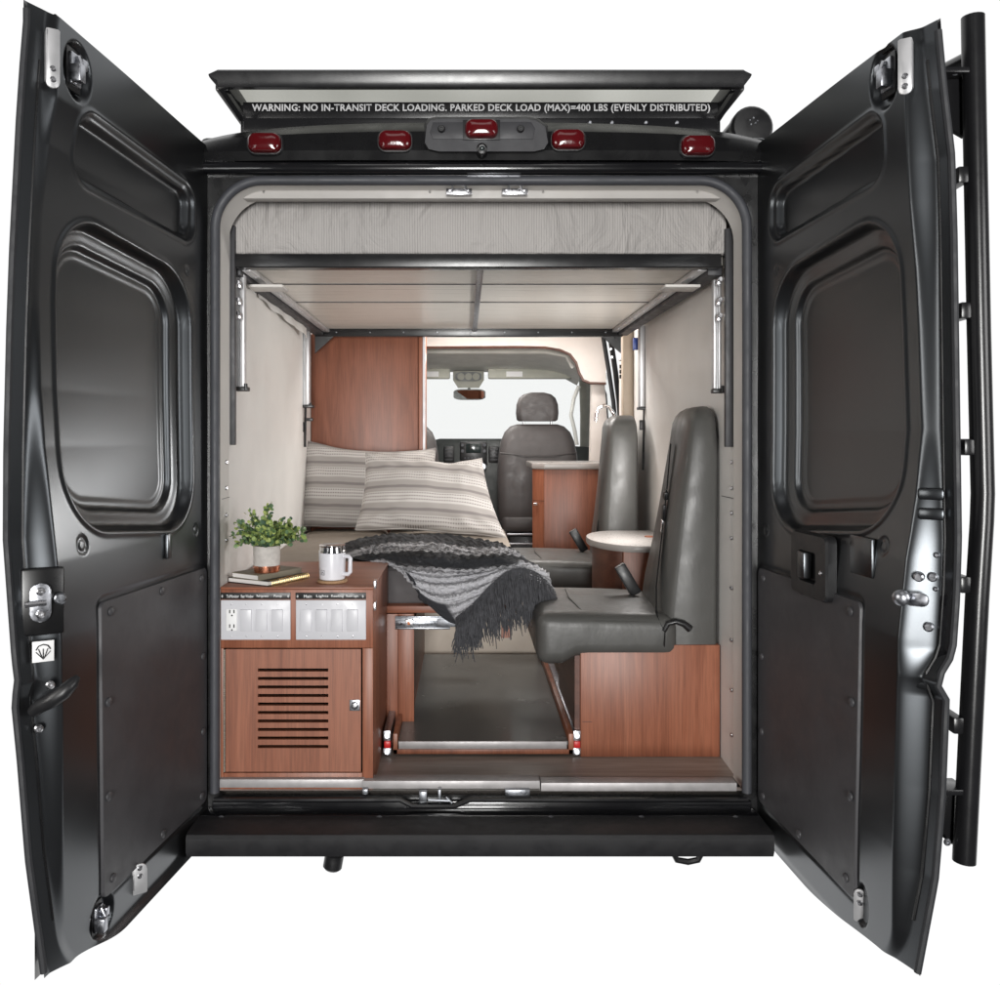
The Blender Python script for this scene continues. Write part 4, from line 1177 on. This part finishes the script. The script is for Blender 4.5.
mb = MB(); mb.box(cx0, cx1 + .002, Yc - .003, Yc + .545, ct - .0015, ct + .006, .002); mb.build('cabinet_top', 'cherry_across', cab)
# door made of strips so that the louvre slots are real openings
mb = MB()
dx0, dx1 = PX(226, Yc), PX(361, Yc); sx0, sx1 = PX(258, Yc), PX(328.5, Yc)
dz0, dz1 = PZ(771.5, Yc), PZ(649, Yc)
yF, yB = Yc - .003, Yc + .014
ys_ = [669.8 + 8.5 * k for k in range(10)]
hh = 1.55
b = bmesh.new()
def quadbox(x0, x1, z0, z1):
    mb.box(x0, x1, yF, yB, z0, z1)
quadbox(dx0, sx0, dz0, dz1); quadbox(sx1, dx1, dz0, dz1)
ed = [dz1] + sum([[PZ(y - hh, Yc), PZ(y + hh, Yc)] for y in ys_], []) + [dz0]
for k in range(0, len(ed), 2): quadbox(sx0, sx1, ed[k + 1], ed[k])
b.free()
dr = mb.build('cabinet_door', 'cherry', cab)
mb = MB()
for k in range(60): mb.cyl((PX(224.6, Yc), Yc - .003, dz0 + (dz1 - dz0) * k / 60), (PX(224.6, Yc), Yc - .003, dz0 + (dz1 - dz0) * (k + .8) / 60), .0032, 8)
mb.build('piano_hinge', 'piano_hinge', dr)
mb = MB(); mb.pbox(349.5, 360, 700, 711, yF - .003, .004, .001); lt = mb.build('door_latch', 'zinc', dr)
mb = MB(); mb.lathe([(.011, 0), (.011, .005), (.008, .007), (.002, .007)], P(354.8, 705.5, yF - .003), (0, -1, 0), 20); mb.build('latch_knob', 'steel', dr)
for i, (a, b_) in enumerate(((220.5, 290.5), (295.5, 366))):
    mb = MB(); mb.pbox(a, b_, 592.8, 599.3, Yc - .003, .003, .0005); ls = mb.build('label_strip', 'label_black', cab)
    words_ = ((('*', 222.5), ('Tv/Monitor', 233), ('Rear Window', 247.5), ('Refrigerator', 263), ('Pump', 278), ('*', 288.5)),
              (('*', 297.8), ('Main', 308), ('Lights', 322.5), ('Reading', 337.5), ('Room Light', 352.5), ('*', 363)))[i]
    for w, xc in words_:
        hw = {1: .9}.get(len(w), min(6.2, 1.0 * len(w)))
        text_mesh('strip_lettering', w, 'letter_white', ls, (PX(xc - hw, Yc), PX(xc + hw, Yc), PZ(597.6, Yc), PZ(594.6, Yc)), Yc - .0036, .01)
    mb = MB(); mb.pbox(a + .3, b_, 600.2, 640, Yc - .006, .006, .002); sp_ = mb.build('switch_plate', 'white_plastic', cab)
    xs_ = ((246.5, 262, 277.8) if i == 0 else (306.5, 322, 337.3, 352.8))
    for j, xc in enumerate(xs_):
        mb = MB(); mb.pbox(xc - 6.2, xc + 6.2, 608.6, 631.6, Yc - .0062, .001); mb.build('switch_frame', 'seal_grey', sp_) if False else None
        tilt = R(3 if (i + j) % 2 == 0 else -3)
        mb = MB(); c = Vector((PX(xc, Yc), Yc - .0062, PZ(620, Yc)))
        mb.obox(c, (1, 0, 0), (0, math.cos(tilt), math.sin(tilt)), (0, -math.sin(tilt), math.cos(tilt)), 5.6 * S(Yc), .0035, 10.9 * S(Yc), .0012)
        mb.build('rocker_switch', 'white_plastic', sp_)
    mb = MB()
    for xc in ([231.5] if i == 0 else []) + list(xs_):
        for yy in (604.3, 636.3): screw(mb, P(xc, yy, Yc - .0062), (0, -1, 0), .0022, .001)
    mb.each('plate_screw', 'steel', sp_)
    if i == 0:
        mb = MB(); mb.pbox(226, 237, 609, 631, Yc - .009, .004, .0015); ol = mb.build('power_outlet', 'white_label', sp_)
        mb = MB()
        for yy in (611.5, 626):
            mb.pbox(229.1, 230.2, yy - 1.6, yy + 1.8, Yc - .0096, .002); mb.pbox(233.4, 234.5, yy - 1.6, yy + 1.8, Yc - .0096, .002)
            mb.cyl(P(231.9, yy + 4, Yc - .0096), P(231.9, yy + 4, Yc - .006), .0026, 10)
        mb.build('outlet_slots', 'slot_dark', sp_)
mb = MB()
for yy in (586, 608): mb.box(cx1 - .001, cx1 + .006, Yc + .02, Yc + .05, PZ(yy + 4, Yc), PZ(yy - 4, Yc), .001)
mb.each('side_hinge', 'steel', cab)

# things on the cabinet
zt0 = ct + .0065
def book(name, label, corner, ang, w, h, th, cover, z, spiral=False):
    e1 = Vector((math.cos(ang), math.sin(ang), 0)); e2 = Vector((-e1.y, e1.x, 0))   # e1 along the pages' front edge, e2 along the right edge
    c = Vector((corner[0], corner[1], z))
    t = thing(name, label, 'notebook', c)
    mid = c + e1 * (-w / 2) + e2 * (h / 2) if False else c - e1 * (w / 2) + e2 * (h / 2)
    mb = MB()
    mb.obox(mid + ZA * .001, e1, e2, ZA, w / 2, h / 2, .0012, .0004); mb.obox(mid + ZA * (th - .001), e1, e2, ZA, w / 2, h / 2, .0012, .0004)
    if not spiral: mb.obox(mid + e1 * (w / 2 - .001) + ZA * th / 2, e1, e2, ZA, .0013, h / 2, th / 2, .0006)
    mb.build('book_cover', cover, t)
    mb = MB(); mb.obox(mid - e1 * .002 + ZA * th / 2, e1, e2, ZA, w / 2 - .004, h / 2 - .002, th / 2 - .0025); mb.build('page_block', 'paper', t)
    if spiral:
        mb = MB(); nR = 20
        for k in range(nR):
            p = mid + e1 * (w / 2 + .001) + e2 * (h * (-.46 + .92 * k / (nR - 1))) + ZA * th / 2
            mb.tube([p + e1 * math.cos(a) * .0075 + ZA * math.sin(a) * (th * .62) for a in np.linspace(-2.6, 2.6, 12)], .0012, 6)
        mb.build('spiral_binding', 'gold', t)
    return t
book('notebook', 'black spiral bound notebook with gold rings lying lowest under the plant', (-.590, .018), R(-29), .165, .185, .016, 'book_black', zt0, True)
book('notebook', 'olive covered notebook stacked on top of the spiral bound one', (-.622, .022), R(-33), .115, .185, .017, 'book_olive', zt0 + .0165)

# potted plant
zp = zt0 + .0165 + .0165; pc = Vector((-.612, .090, zp))
plant = thing('potted_plant', 'small leafy green plant in a concrete and copper pot on the notebooks', 'plant', pc)
mb = MB(); mb.lathe([(.0345, .022), (.040, .0222), (.0415, .08), (.0408, .0825), (.0375, .0825), (.0365, .07)], pc, n=40, cap0=True, cap1=False); pot = mb.build('pot', 'concrete', plant)
mb = MB(); mb.lathe([(.030, 0), (.0375, .0015), (.0392, .006), (.0403, .022), (.038, .0222)], pc, n=40); mb.build('copper_base', 'copper', plant)
mb = MB(); mb.lathe([(.037, .070), (.02, .074), (.002, .075)], pc, n=24); mb.build('soil', 'soil', plant)
leaf = MB(); stem_ = MB()
def add_leaf(p, d, r):
    d = d.normalized(); s_ = d.cross(Vector((random.uniform(-1, 1), random.uniform(-1, 1), random.uniform(-.4, 1)))).normalized(); nn_ = d.cross(s_)
    pts = [p]
    for a in (-2.3, -1.4, -.5, .5, 1.4, 2.3): pts.append(p + d * (r * (1.05 - math.cos(a + PI) * 0 + math.cos(a) * .95)) + s_ * (math.sin(a) * r * .85) + nn_ * (abs(math.sin(a)) * r * .25))
    ctr = p + d * r * 1.05
    leaf.add([ctr] + pts[1:] + [p], [(0, i, i + 1) for i in range(1, 6)] + [(0, 6, 7), (0, 7, 1)])
random.seed(21)
for k in range(76):
    a = random.random() * 2 * PI; sp_r = random.uniform(.02, .098)
    hgt = random.uniform(.005, .092) * (1 - .35 * sp_r / .12)
    if k < 3: a, sp_r, hgt = (2.6 + .3 * k, .07 - .02 * k, .098 - .012 * k)
    if k in (3, 4, 5): a, sp_r, hgt = (.1 * (k - 4), .112, .045 - .015 * (k - 3))
    if k in (6, 7): a, sp_r, hgt = (1.6, .012 * (k - 5), .112)
    b0 = pc + Vector((math.cos(a) * .015, math.sin(a) * .015, .075))
    tip = pc + Vector((math.cos(a) * sp_r, math.sin(a) * sp_r * .9, .085 + hgt))
    midp = (b0 + tip) / 2 + ZA * .025
    pts = [b0.lerp(midp, t_).lerp(midp.lerp(tip, t_), t_) for t_ in np.linspace(0, 1, 9)]
    stem_.tube(pts, [.0013] * 6 + [.001, .0009, .0006], 5)
    for q in range(2, 9):
        dirv = (pts[q] - pts[q - 1]).normalized()
        for sgn in (-1, 1, 1):
            sd = dirv.cross(ZA); sd = sd.normalized() if sd.length > .01 else Vector((1, 0, 0))
            d = sd * sgn * random.uniform(.4, 1) + dirv * .5 + Vector((random.gauss(0, .4), random.gauss(0, .4), random.gauss(.1, .5)))
            add_leaf(pts[q] + Vector((random.gauss(0, .003),) * 3), d, random.uniform(.0055, .0092))
    add_leaf(pts[-1], pts[-1] - pts[-2], .005)
stem_.build('stems', 'stem', plant); leaf.build('foliage', 'leaf', plant, 80)

# mug and coaster
cpos = Vector((-.412, .105, zt0))
mb = MB(); mb.lathe([(.045, 0), (.047, .002), (.047, .007), (.045, .009)], cpos, n=36)
tag(mb.build('coaster', 'cork', None), 'round cork coaster underneath the white mug', 'coaster')
mpos = cpos + ZA * .0095
mug = thing('travel_mug', 'white insulated mug with clear lid and square handle on a cork coaster', 'mug', mpos)
mb = MB(); mb.lathe([(.036, 0), (.0385, .002), (.0395, .008), (.0415, .080), (.041, .083)], mpos, n=48); mb.build('mug_body', 'mug_white', mug)
mb = MB(); mb.lathe([(.0415, .0832), (.042, .086), (.041, .089)], mpos, n=48); mb.lathe([(.039, .0885), (.0385, .101), (.040, .103), (.040, .106), (.037, .1075), (.002, .106)], mpos, n=48, cap0=False); mb.build('mug_lid', 'chrome', mug)
mb = MB(); hdv = Vector((.93, -.37, 0)).normalized()
mb.tube([mpos + hdv * .038 + ZA * .073, mpos + hdv * .058 + ZA * .073, mpos + hdv * .0635 + ZA * .067, mpos + hdv * .0625 + ZA * .024, mpos + hdv * .056 + ZA * .018, mpos + hdv * .037 + ZA * .018], [.0065] * 6, 12); mb.build('mug_handle', 'mug_white', mug)
mb = MB(); ld = Vector((-.62, -.785, 0)).normalized(); lu = Vector((0, 0, 1)).cross(ld).normalized()
cl = mpos + ld * .0405 + ZA * .024
for s0, s1 in (((-1, -1), (1, -1)), ((1, -1), (1, 1)), ((1, 1), (-1, 1)), ((-1, 1), (-1, -1))):
    mb.tube([cl + lu * s0[0] * .007 + ZA * s0[1] * .007 - ld * .0008 * abs(s0[0]), cl + lu * s1[0] * .007 + ZA * s1[1] * .007 - ld * .0008], .0007, 5)
mb.tube([cl + lu * -.004 - ZA * .003, cl + ZA * .003, cl + lu * .004 - ZA * .003], .0008, 5)
mb.build('mug_emblem', 'seal_grey', mug)

# =================================================================== SLIDE-OUT TRAY
tray = thing('slide_out_tray', 'long dark topped tray with silver lip sliding out along the van floor', 'tray', (.06, .3, FLZ))
zt_ = .612
mb = MB(); mb.box(-.222, .342, .30, 1.48, zt_ - .012, zt_); mb.build('tray_top', 'tray_laminate', tray)
mb = MB(); mb.box(-.220, .338, .292, .299, PZ(749, .295), zt_ + .001, .001); mb.build('tray_lip', 'sill_metal', tray)
mb = MB(); mb.box(-.238, .362, .288, .2985, PZ(754, .29), PZ(749.3, .29), .001); mb.box(-.238, -.2235, .288, 1.48, PZ(754, .29), zt_ + .028, .001); mb.box(.3435, .362, .288, 1.48, PZ(754, .29), zt_ + .028, .001)
mb.build('tray_side', 'cherry', tray)
for px in (387, 577):
    mb = MB()
    mb.pbox(px - 3.5, px + 3.5, 731, 741, .286, .9, .001); mb.pbox(px - 4, px + 4, 748.5, 755.5, .286, .9, .001)
    for yy in (736, 752): mb.cyl(P(px, yy, .284), P(px, yy, .286), .009, 10)
    mb.build('tray_slide', 'zinc', tray)
    mb = MB(); mb.pbox(px - 3, px + 3.5, 741.5, 748.5, .280, .02, .003); mb.build('slide_lever', 'red_plastic', tray)
mb = MB(); mb.box(-.33, .40, 1.55, 1.57, FLZ, 1.0); pe = mb.build('end_panel', 'beige_end', None)
tag(pe, 'beige end panel closing off the far end of the slide-out tray', 'panel')

# =================================================================== SIDE SEATS
def make_seat(label, loc, lean):
    seat = thing('bench_seat', label, 'seat', (.6, .29, FLZ), 'grey leather seats along the right wall')
    Yn, Yfz = .29, .82
    def seatback():
        mb = MB(); loops = []
        lev = [(.93, .66, .685, 0), (1.0, .652, .685, 0), (1.10, .662, .70, 0), (1.25, .682, .735, 0), (1.40, .702, .765, 0), (1.52, .722, .785, 0), (1.62, .736, .80, .005), (1.675, .745, .802, .016), (1.70, .752, .805, .032), (1.718, .762, .81, .058), (1.728, .775, .815, .09), (1.731, .79, .82, .13)]
        for z, xn, xf, sh in lev:
            xn -= lean * max(0, z - 1.0); xf -= lean * max(0, z - 1.0)
            yn, yf_ = Yn + sh * 1.2, Yfz - sh
            xb = .846 - sh * .12
            base = rrect(0, 1, 0, 1, (.22, .12, .12, .22), 5)
            lp = []
            for a, q in base:
                xf_ = xn + (xf - xn) * q
                # rounded bulge of the padded face
                bul = -.018 * math.sin(PI * q) if a < .3 else 0
                lp.append((xf_ + sh * .3 + (xb - xf_ - sh * .3) * a + bul, yn + (yf_ - yn) * q, z))
            loops.append(lp)
        mb.loft(loops, True, True, True)
        return mb
    bk = seatback().build('seat_back', 'leather', seat, 60)
    mb = MB()
    mb.tube([(.676, Yn - .004 + .03, 1.0), (.700, Yn - .001 + .02, 1.2), (.722, Yn + .02, 1.4), (.742, Yn + .02, 1.55), (.768, Yn + .03, 1.68)], .004, 6)
    mb.build('back_seam', 'leather', seat)
    mb = MB()
    b = bmesh.new(); bmesh.ops.create_cube(b, size=2); bmesh.ops.scale(b, vec=(.235, .275, .070), verts=b.verts)
    bmesh.ops.bevel(b, geom=list(b.edges), offset=.045, segments=5, profile=.55, affect='EDGES')
    bmesh.ops.subdivide_edges(b, edges=[e for e in b.edges if e.calc_length() > .15], cuts=8, use_grid_fill=True)
    for v in b.verts:
        u = v.co.x / .235; w = v.co.y / .275
        if v.co.z > 0: v.co.z += .014 * max(0, 1 - u * u) * max(0, 1 - w * w) + .012 * (-u) * .5
        if v.co.x < -.1 and v.co.z < 0: v.co.z -= .028 * min(1, (-v.co.x - .1) / .05)
    bmesh.ops.translate(b, vec=(.472, .548, .966), verts=b.verts)
    mb.bm(b); mb.build('seat_cushion', 'leather', seat, 60)
    mb = MB(); mb.tube([(.27, .30, 1.012), (.34, .283, 1.016), (.5, .277, 1.014), (.66, .282, 1.01)], .003, 6); mb.tube([(.40, .30, 1.035), (.385, .36, 1.046), (.37, .5, 1.053), (.38, .7, 1.049)], .003, 6)
    mb.build('cushion_seam', 'leather', seat)
    mb = MB(); mb.box(.382, .843, .283, .80, FLZ, .935, .002); mb.build('seat_box', 'cherry', seat)
    mb = MB(); mb.box(PX(582, .283) , PX(592, .283), .2815, .2835, PZ(722, .283), PZ(721.5, .283)); mb.build('box_seam', 'cherry_dark', seat)
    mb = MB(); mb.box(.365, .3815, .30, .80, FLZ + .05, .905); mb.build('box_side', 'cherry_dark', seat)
    mb = MB(); mb.tube([P(664, 631, .275), P(668, 623.5, .272), P(676, 621.5, .27), P(684, 624, .272), P(690, 629, .275)], [.008, .009, .0095, .011, .013], 10); mb.build('recline_lever', 'plastic_black', seat)
    # belt
    mb = MB()
    bp = [(.736, .52, 1.60), (.712, .47, 1.45), (.684, .42, 1.30), (.650, .36, 1.12), (.640, .315, 1.04), (.664, .282, .98), (.66, .275, .935)]
    def strap(mb, pts, w=.022, axis=(0, 1, 0)):
        a = Vector(axis)
        up, dn_ = [Vector(p) + a * w for p in pts], [Vector(p) - a * w for p in pts]
        o_ = Vector((-.002, -.002, 0))
        mb.loft([[p for p in up], [p + o_ for p in up], [p + o_ for p in dn_], [p for p in dn_], [p for p in up]], False)
    strap(mb, bp, .02, (.3, .95, 0)); mb.build('seat_belt', 'strap_black', seat)
    mb = MB(); mb.obox((.692, .44, 1.36), (0, 1, .3), (1, 0, .2), (0, -.3, 1), .012, .006, .03, .003); mb.obox((.703, .46, 1.42), (0, 1, .3), (1, 0, .2), (0, -.3, 1), .016, .007, .014, .003); mb.build('belt_tongue', 'plastic_black', seat)
    mb = MB(); mb.obox((.683, .425, 1.315), (0, 1, .3), (1, 0, .2), (0, -.3, 1), .010, .003, .022, .001); mb.build('tongue_plate', 'steel', seat)
    mb = MB(); mb.obox((.60, .62, 1.098), (.5, 0, -.85), (0, 1, 0), (.85, 0, .5), .062, .014, .021, .006); bu = mb.build('belt_buckle', 'plastic_black', seat)
    mb = MB(); mb.obox((.571, .62, 1.147), (.5, 0, -.85), (0, 1, 0), (.85, 0, .5), .004, .012, .016, .002); mb.build('buckle_button', 'red_plastic', seat)
    seat.location = loc
    return seat
make_seat('grey leather side seat with black belt and lever on a cherry box, the nearer one', (.6, .29, FLZ), .0)
make_seat('grey leather side seat between the round ended table and the counter, the farther one', (.6 - .022, .29 + 1.24, FLZ), .075)

# =================================================================== TABLE
tab = thing('dinette_table', 'small rounded end table with pale top on a cherry pedestal between seats', 'table', (.7, 1.2, FLZ))
ztab = 1.19
lp = []
for k in range(25):
    a = PI / 2 + PI * k / 24
    lp.append((.70 + .175 * math.cos(a), 1.17 + .30 * math.sin(a)))
lp += [(.862, .87), (.862, 1.47)]
mb = MB()
def tl(sc, z): return [(.72 + (a - .72) * sc, 1.17 + (q - 1.17) * sc, z) for a, q in lp]
mb.loft([tl(.985, ztab - .026), tl(1, ztab - .02), tl(1, ztab - .006), tl(.985, ztab)], True, True, True)
mb.build('table_top', 'counter', tab)
mb = MB(); mb.box(.64, .862, .93, 1.40, FLZ, ztab - .027, .002); mb.build('pedestal', 'cherry_deep', tab)
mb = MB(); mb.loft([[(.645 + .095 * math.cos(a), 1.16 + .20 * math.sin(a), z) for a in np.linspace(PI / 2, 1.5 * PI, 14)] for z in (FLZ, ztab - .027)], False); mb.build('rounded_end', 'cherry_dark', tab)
mb = MB(); mb.cyl((.80, 1.2, ztab), (.80, 1.2, ztab + .004), .02, 18); mb.build('top_inset', 'cherry', tab)

# =================================================================== GALLEY
gal = thing('galley_counter', 'cherry kitchen counter with pale worktop and chrome tap behind the seats', 'kitchen counter', (.6, 2.5, FLZ))
Yg = 2.47
mb = MB(); mb.box(PX(544, Yg), .86, Yg, 3.0, FLZ, PZ(469.5, Yg), .002); mb.build('counter_body', 'cherry_deep', gal)
mb = MB(); mb.plate([(PX(544, Yg) - .001, Yg, FLZ), (PX(532.5, Yg + .06), Yg + .06, FLZ), (PX(532.5, Yg + .06), Yg + .06, PZ(469.5, Yg)), (PX(544, Yg) - .001, Yg, PZ(469.5, Yg))], (.01, .1, 0)); mb.build('corner_door', 'cherry', gal)
mb = MB(); mb.plate([(PX(545, Yg) - .004, Yg - .012, PZ(469.3, Yg)), (PX(532, Yg + .05), Yg + .048, PZ(469.3, Yg)), (PX(532, Yg + .05), 3.02, PZ(469.3, Yg)), (.87, 3.02, PZ(469.3, Yg)), (.87, Yg - .012, PZ(469.3, Yg))], (0, 0, .036), .006); mb.build('worktop', 'counter', gal)
mb = MB(); mb.tube([P(534, 504, Yg + .03), P(537.5, 504, Yg + .02)], .008, 10); mb.build('door_knob', 'steel', gal)
mb = MB(); mb.tube([(PX(533, Yg + .05), Yg + .045, PZ(501, Yg)), (PX(544, Yg), Yg - .002, PZ(501, Yg))], .0015, 4); mb.build('drawer_gap', 'slot_dark', gal)
mb = MB()
mb.tube([P(617, 470, 2.6), P(616, 425, 2.6), P(614, 414, 2.6), P(609, 407, 2.6), P(604, 405.5, 2.6), P(599, 408, 2.6), P(596.5, 414, 2.6), P(596, 421, 2.6)], .011, 12)
mb.build('tap', 'chrome', gal)

# =================================================================== CAB SEATS
def cab_seat(label, X, Y):
    t = thing('cab_seat', label, 'seat', (X, Y, FLZ), 'cab seats facing the windshield')
    mb = MB(); loops = []
    for z, w, dy in ((1.03, .24, .02), (1.06, .262, 0), (1.15, .272, -.01), (1.35, .276, -.02), (1.50, .268, -.01), (1.60, .25, .01), (1.66, .225, .03), (1.70, .185, .05), (1.715, .14, .06)):
        loops.append([(X + a * w, Y + dy + q * (.13 if z < 1.65 else .10), z) for a, q in rrect(-1, 1, 0, 1, (.30, .30, .3, .3), 6)])
    mb.loft(loops, True, True, True); mb.build('seat_back', 'leather_brown', t, 60)
    mb = MB()
    mb.tube([(X - .26, Y - .004, 1.52), (X - .1, Y - .025, 1.50), (X + .1, Y - .025, 1.50), (X + .26, Y - .004, 1.52)], .003, 6); mb.build('back_seam', 'leather_brown', t)
    mb = MB(); loops = []
    for z, w in ((1.735, .125), (1.745, .14), (1.79, .146), (1.85, .142), (1.895, .125), (1.92, .095), (1.932, .05)):
        loops.append([(X + a * w, Y + .04 + q * .10 + .012 * (1 - w / .146), z) for a, q in rrect(-1, 1, 0, 1, (.3,) * 4, 6)])
    mb.loft(loops, True, True, True); mb.build('headrest', 'leather_brown', t, 60)
    mb = MB()
    for d in (-.095, .095): mb.cyl((X + d, Y + .08, 1.69), (X + d, Y + .08, 1.75), .008, 10)
    mb.each('headrest_post', 'steel', t)
    mb = MB(); mb.box(X - .25, X + .25, Y - .01, Y + .5, .98, 1.10, .04, 3); mb.build('seat_cushion', 'leather_brown', t)
    mb = MB(); mb.box(X - .20, X + .20, Y + .06, Y + .42, FLZ, .95, .01); mb.build('seat_pedestal', 'plastic_black', t)
    mb = MB()
    for z in (.965, .90): mb.tube([(X - .24, Y + .02, z), (X + .24, Y + .02, z)], .009, 8)
    mb.tube([(X - .22, Y + .0, .99), (X - .23, Y + .02, .80)], .010, 8)
    mb.each('seat_rail', 'zinc', t)
    return t
cab_seat('dark cab seat with rounded headrest seen from behind left of the counter', .497, 3.36)
cab_seat('dark cab seat mostly hidden behind the wardrobe edge', -.45, 3.36)

# =================================================================== WORLD, LIGHT, CAMERA
sc = bpy.context.scene
w = bpy.data.worlds.new('World'); sc.world = w; w.use_nodes = True
nt = w.node_tree; bg = nt.nodes['Background']
# photo studio: bright white cyclorama ahead of and around the van, unlit studio behind the photographer
tc = N(nt, 'ShaderNodeTexCoord'); sx = N(nt, 'ShaderNodeSeparateXYZ'); L(nt, tc.outputs['Generated'], sx.inputs[0])
L(nt, ramp(nt, math_n(nt, 'ADD', math_n(nt, 'MULTIPLY', sx.outputs['Y'], .5), .5), [(.50, (.05, .05, .053)), (.76, (1, 1, 1))]), bg.inputs['Color'])
bg.inputs['Strength'].default_value = 1.02
def area(name, loc, target, sx_, sy_, power, col=(1, 1, 1)):
    l = bpy.data.lights.new(name, 'AREA'); l.shape = 'RECTANGLE'; l.size = sx_; l.size_y = sy_; l.energy = power; l.color = col
    o = bpy.data.objects.new(name, l); C.objects.link(o); o.location = loc
    d = Vector(target) - Vector(loc); o.rotation_euler = d.to_track_quat('-Z', 'Y').to_euler()
    return o
area('studio_softbox', (0, -9.0, 1.5), (.05, 1.2, 1.5), 1.5, 3.0, 690, (1, .99, .97))
area('studio_softbox', (-2.6, -2.4, 1.8), (.84, .3, 1.4), 1.0, 1.6, 38, (1, .97, .93))
area('studio_softbox', (2.6, -2.4, 1.8), (-.8, .2, 1.2), 1.0, 1.6, 34, (1, .99, .98))
area('studio_softbox', (0, -2.6, 4.2), (0, .3, 1.6), 2.4, .8, 7, (1, .98, .96))
area('hidden_fill', (.80, 1.00, 1.50), (-.8, 1.35, 1.45), .28, .28, 11, (1, .97, .94))  # added fill hidden behind the near seat, brightens left wall and pillows
area('ceiling_lamp', (.2, 2.25, 2.40), (.2, 2.25, 0), .9, .35, 22, (1, .96, .92))
area('ceiling_lamp', (.1, 3.4, 2.18), (.1, 3.4, 0), .6, .4, 8, (1, .97, .93))

cd = bpy.data.cameras.new('camera'); co = bpy.data.objects.new('camera', cd); C.objects.link(co)
co.location = (0, -CAM_D, CAM_H); co.rotation_euler = (R(90), 0, 0)
cd.sensor_fit = 'HORIZONTAL'; cd.sensor_width = 36; cd.lens = 36 * F / 1000
cd.shift_x = (500 - VX) / 1000; cd.shift_y = -(492.5 - VY) / 1000
cd.clip_start = .05; cd.clip_end = 200
sc.camera = co
sc.view_settings.view_transform = 'Standard'; sc.view_settings.look = 'None'; sc.view_settings.exposure = 0; sc.view_settings.gamma = 1
try: sc.cycles.use_denoising = True
except Exception: pass
sc.cycles.max_bounces = 8; sc.cycles.diffuse_bounces = 5; sc.cycles.glossy_bounces = 4; sc.cycles.transparent_max_bounces = 8
sc.cycles.sample_clamp_indirect = 8
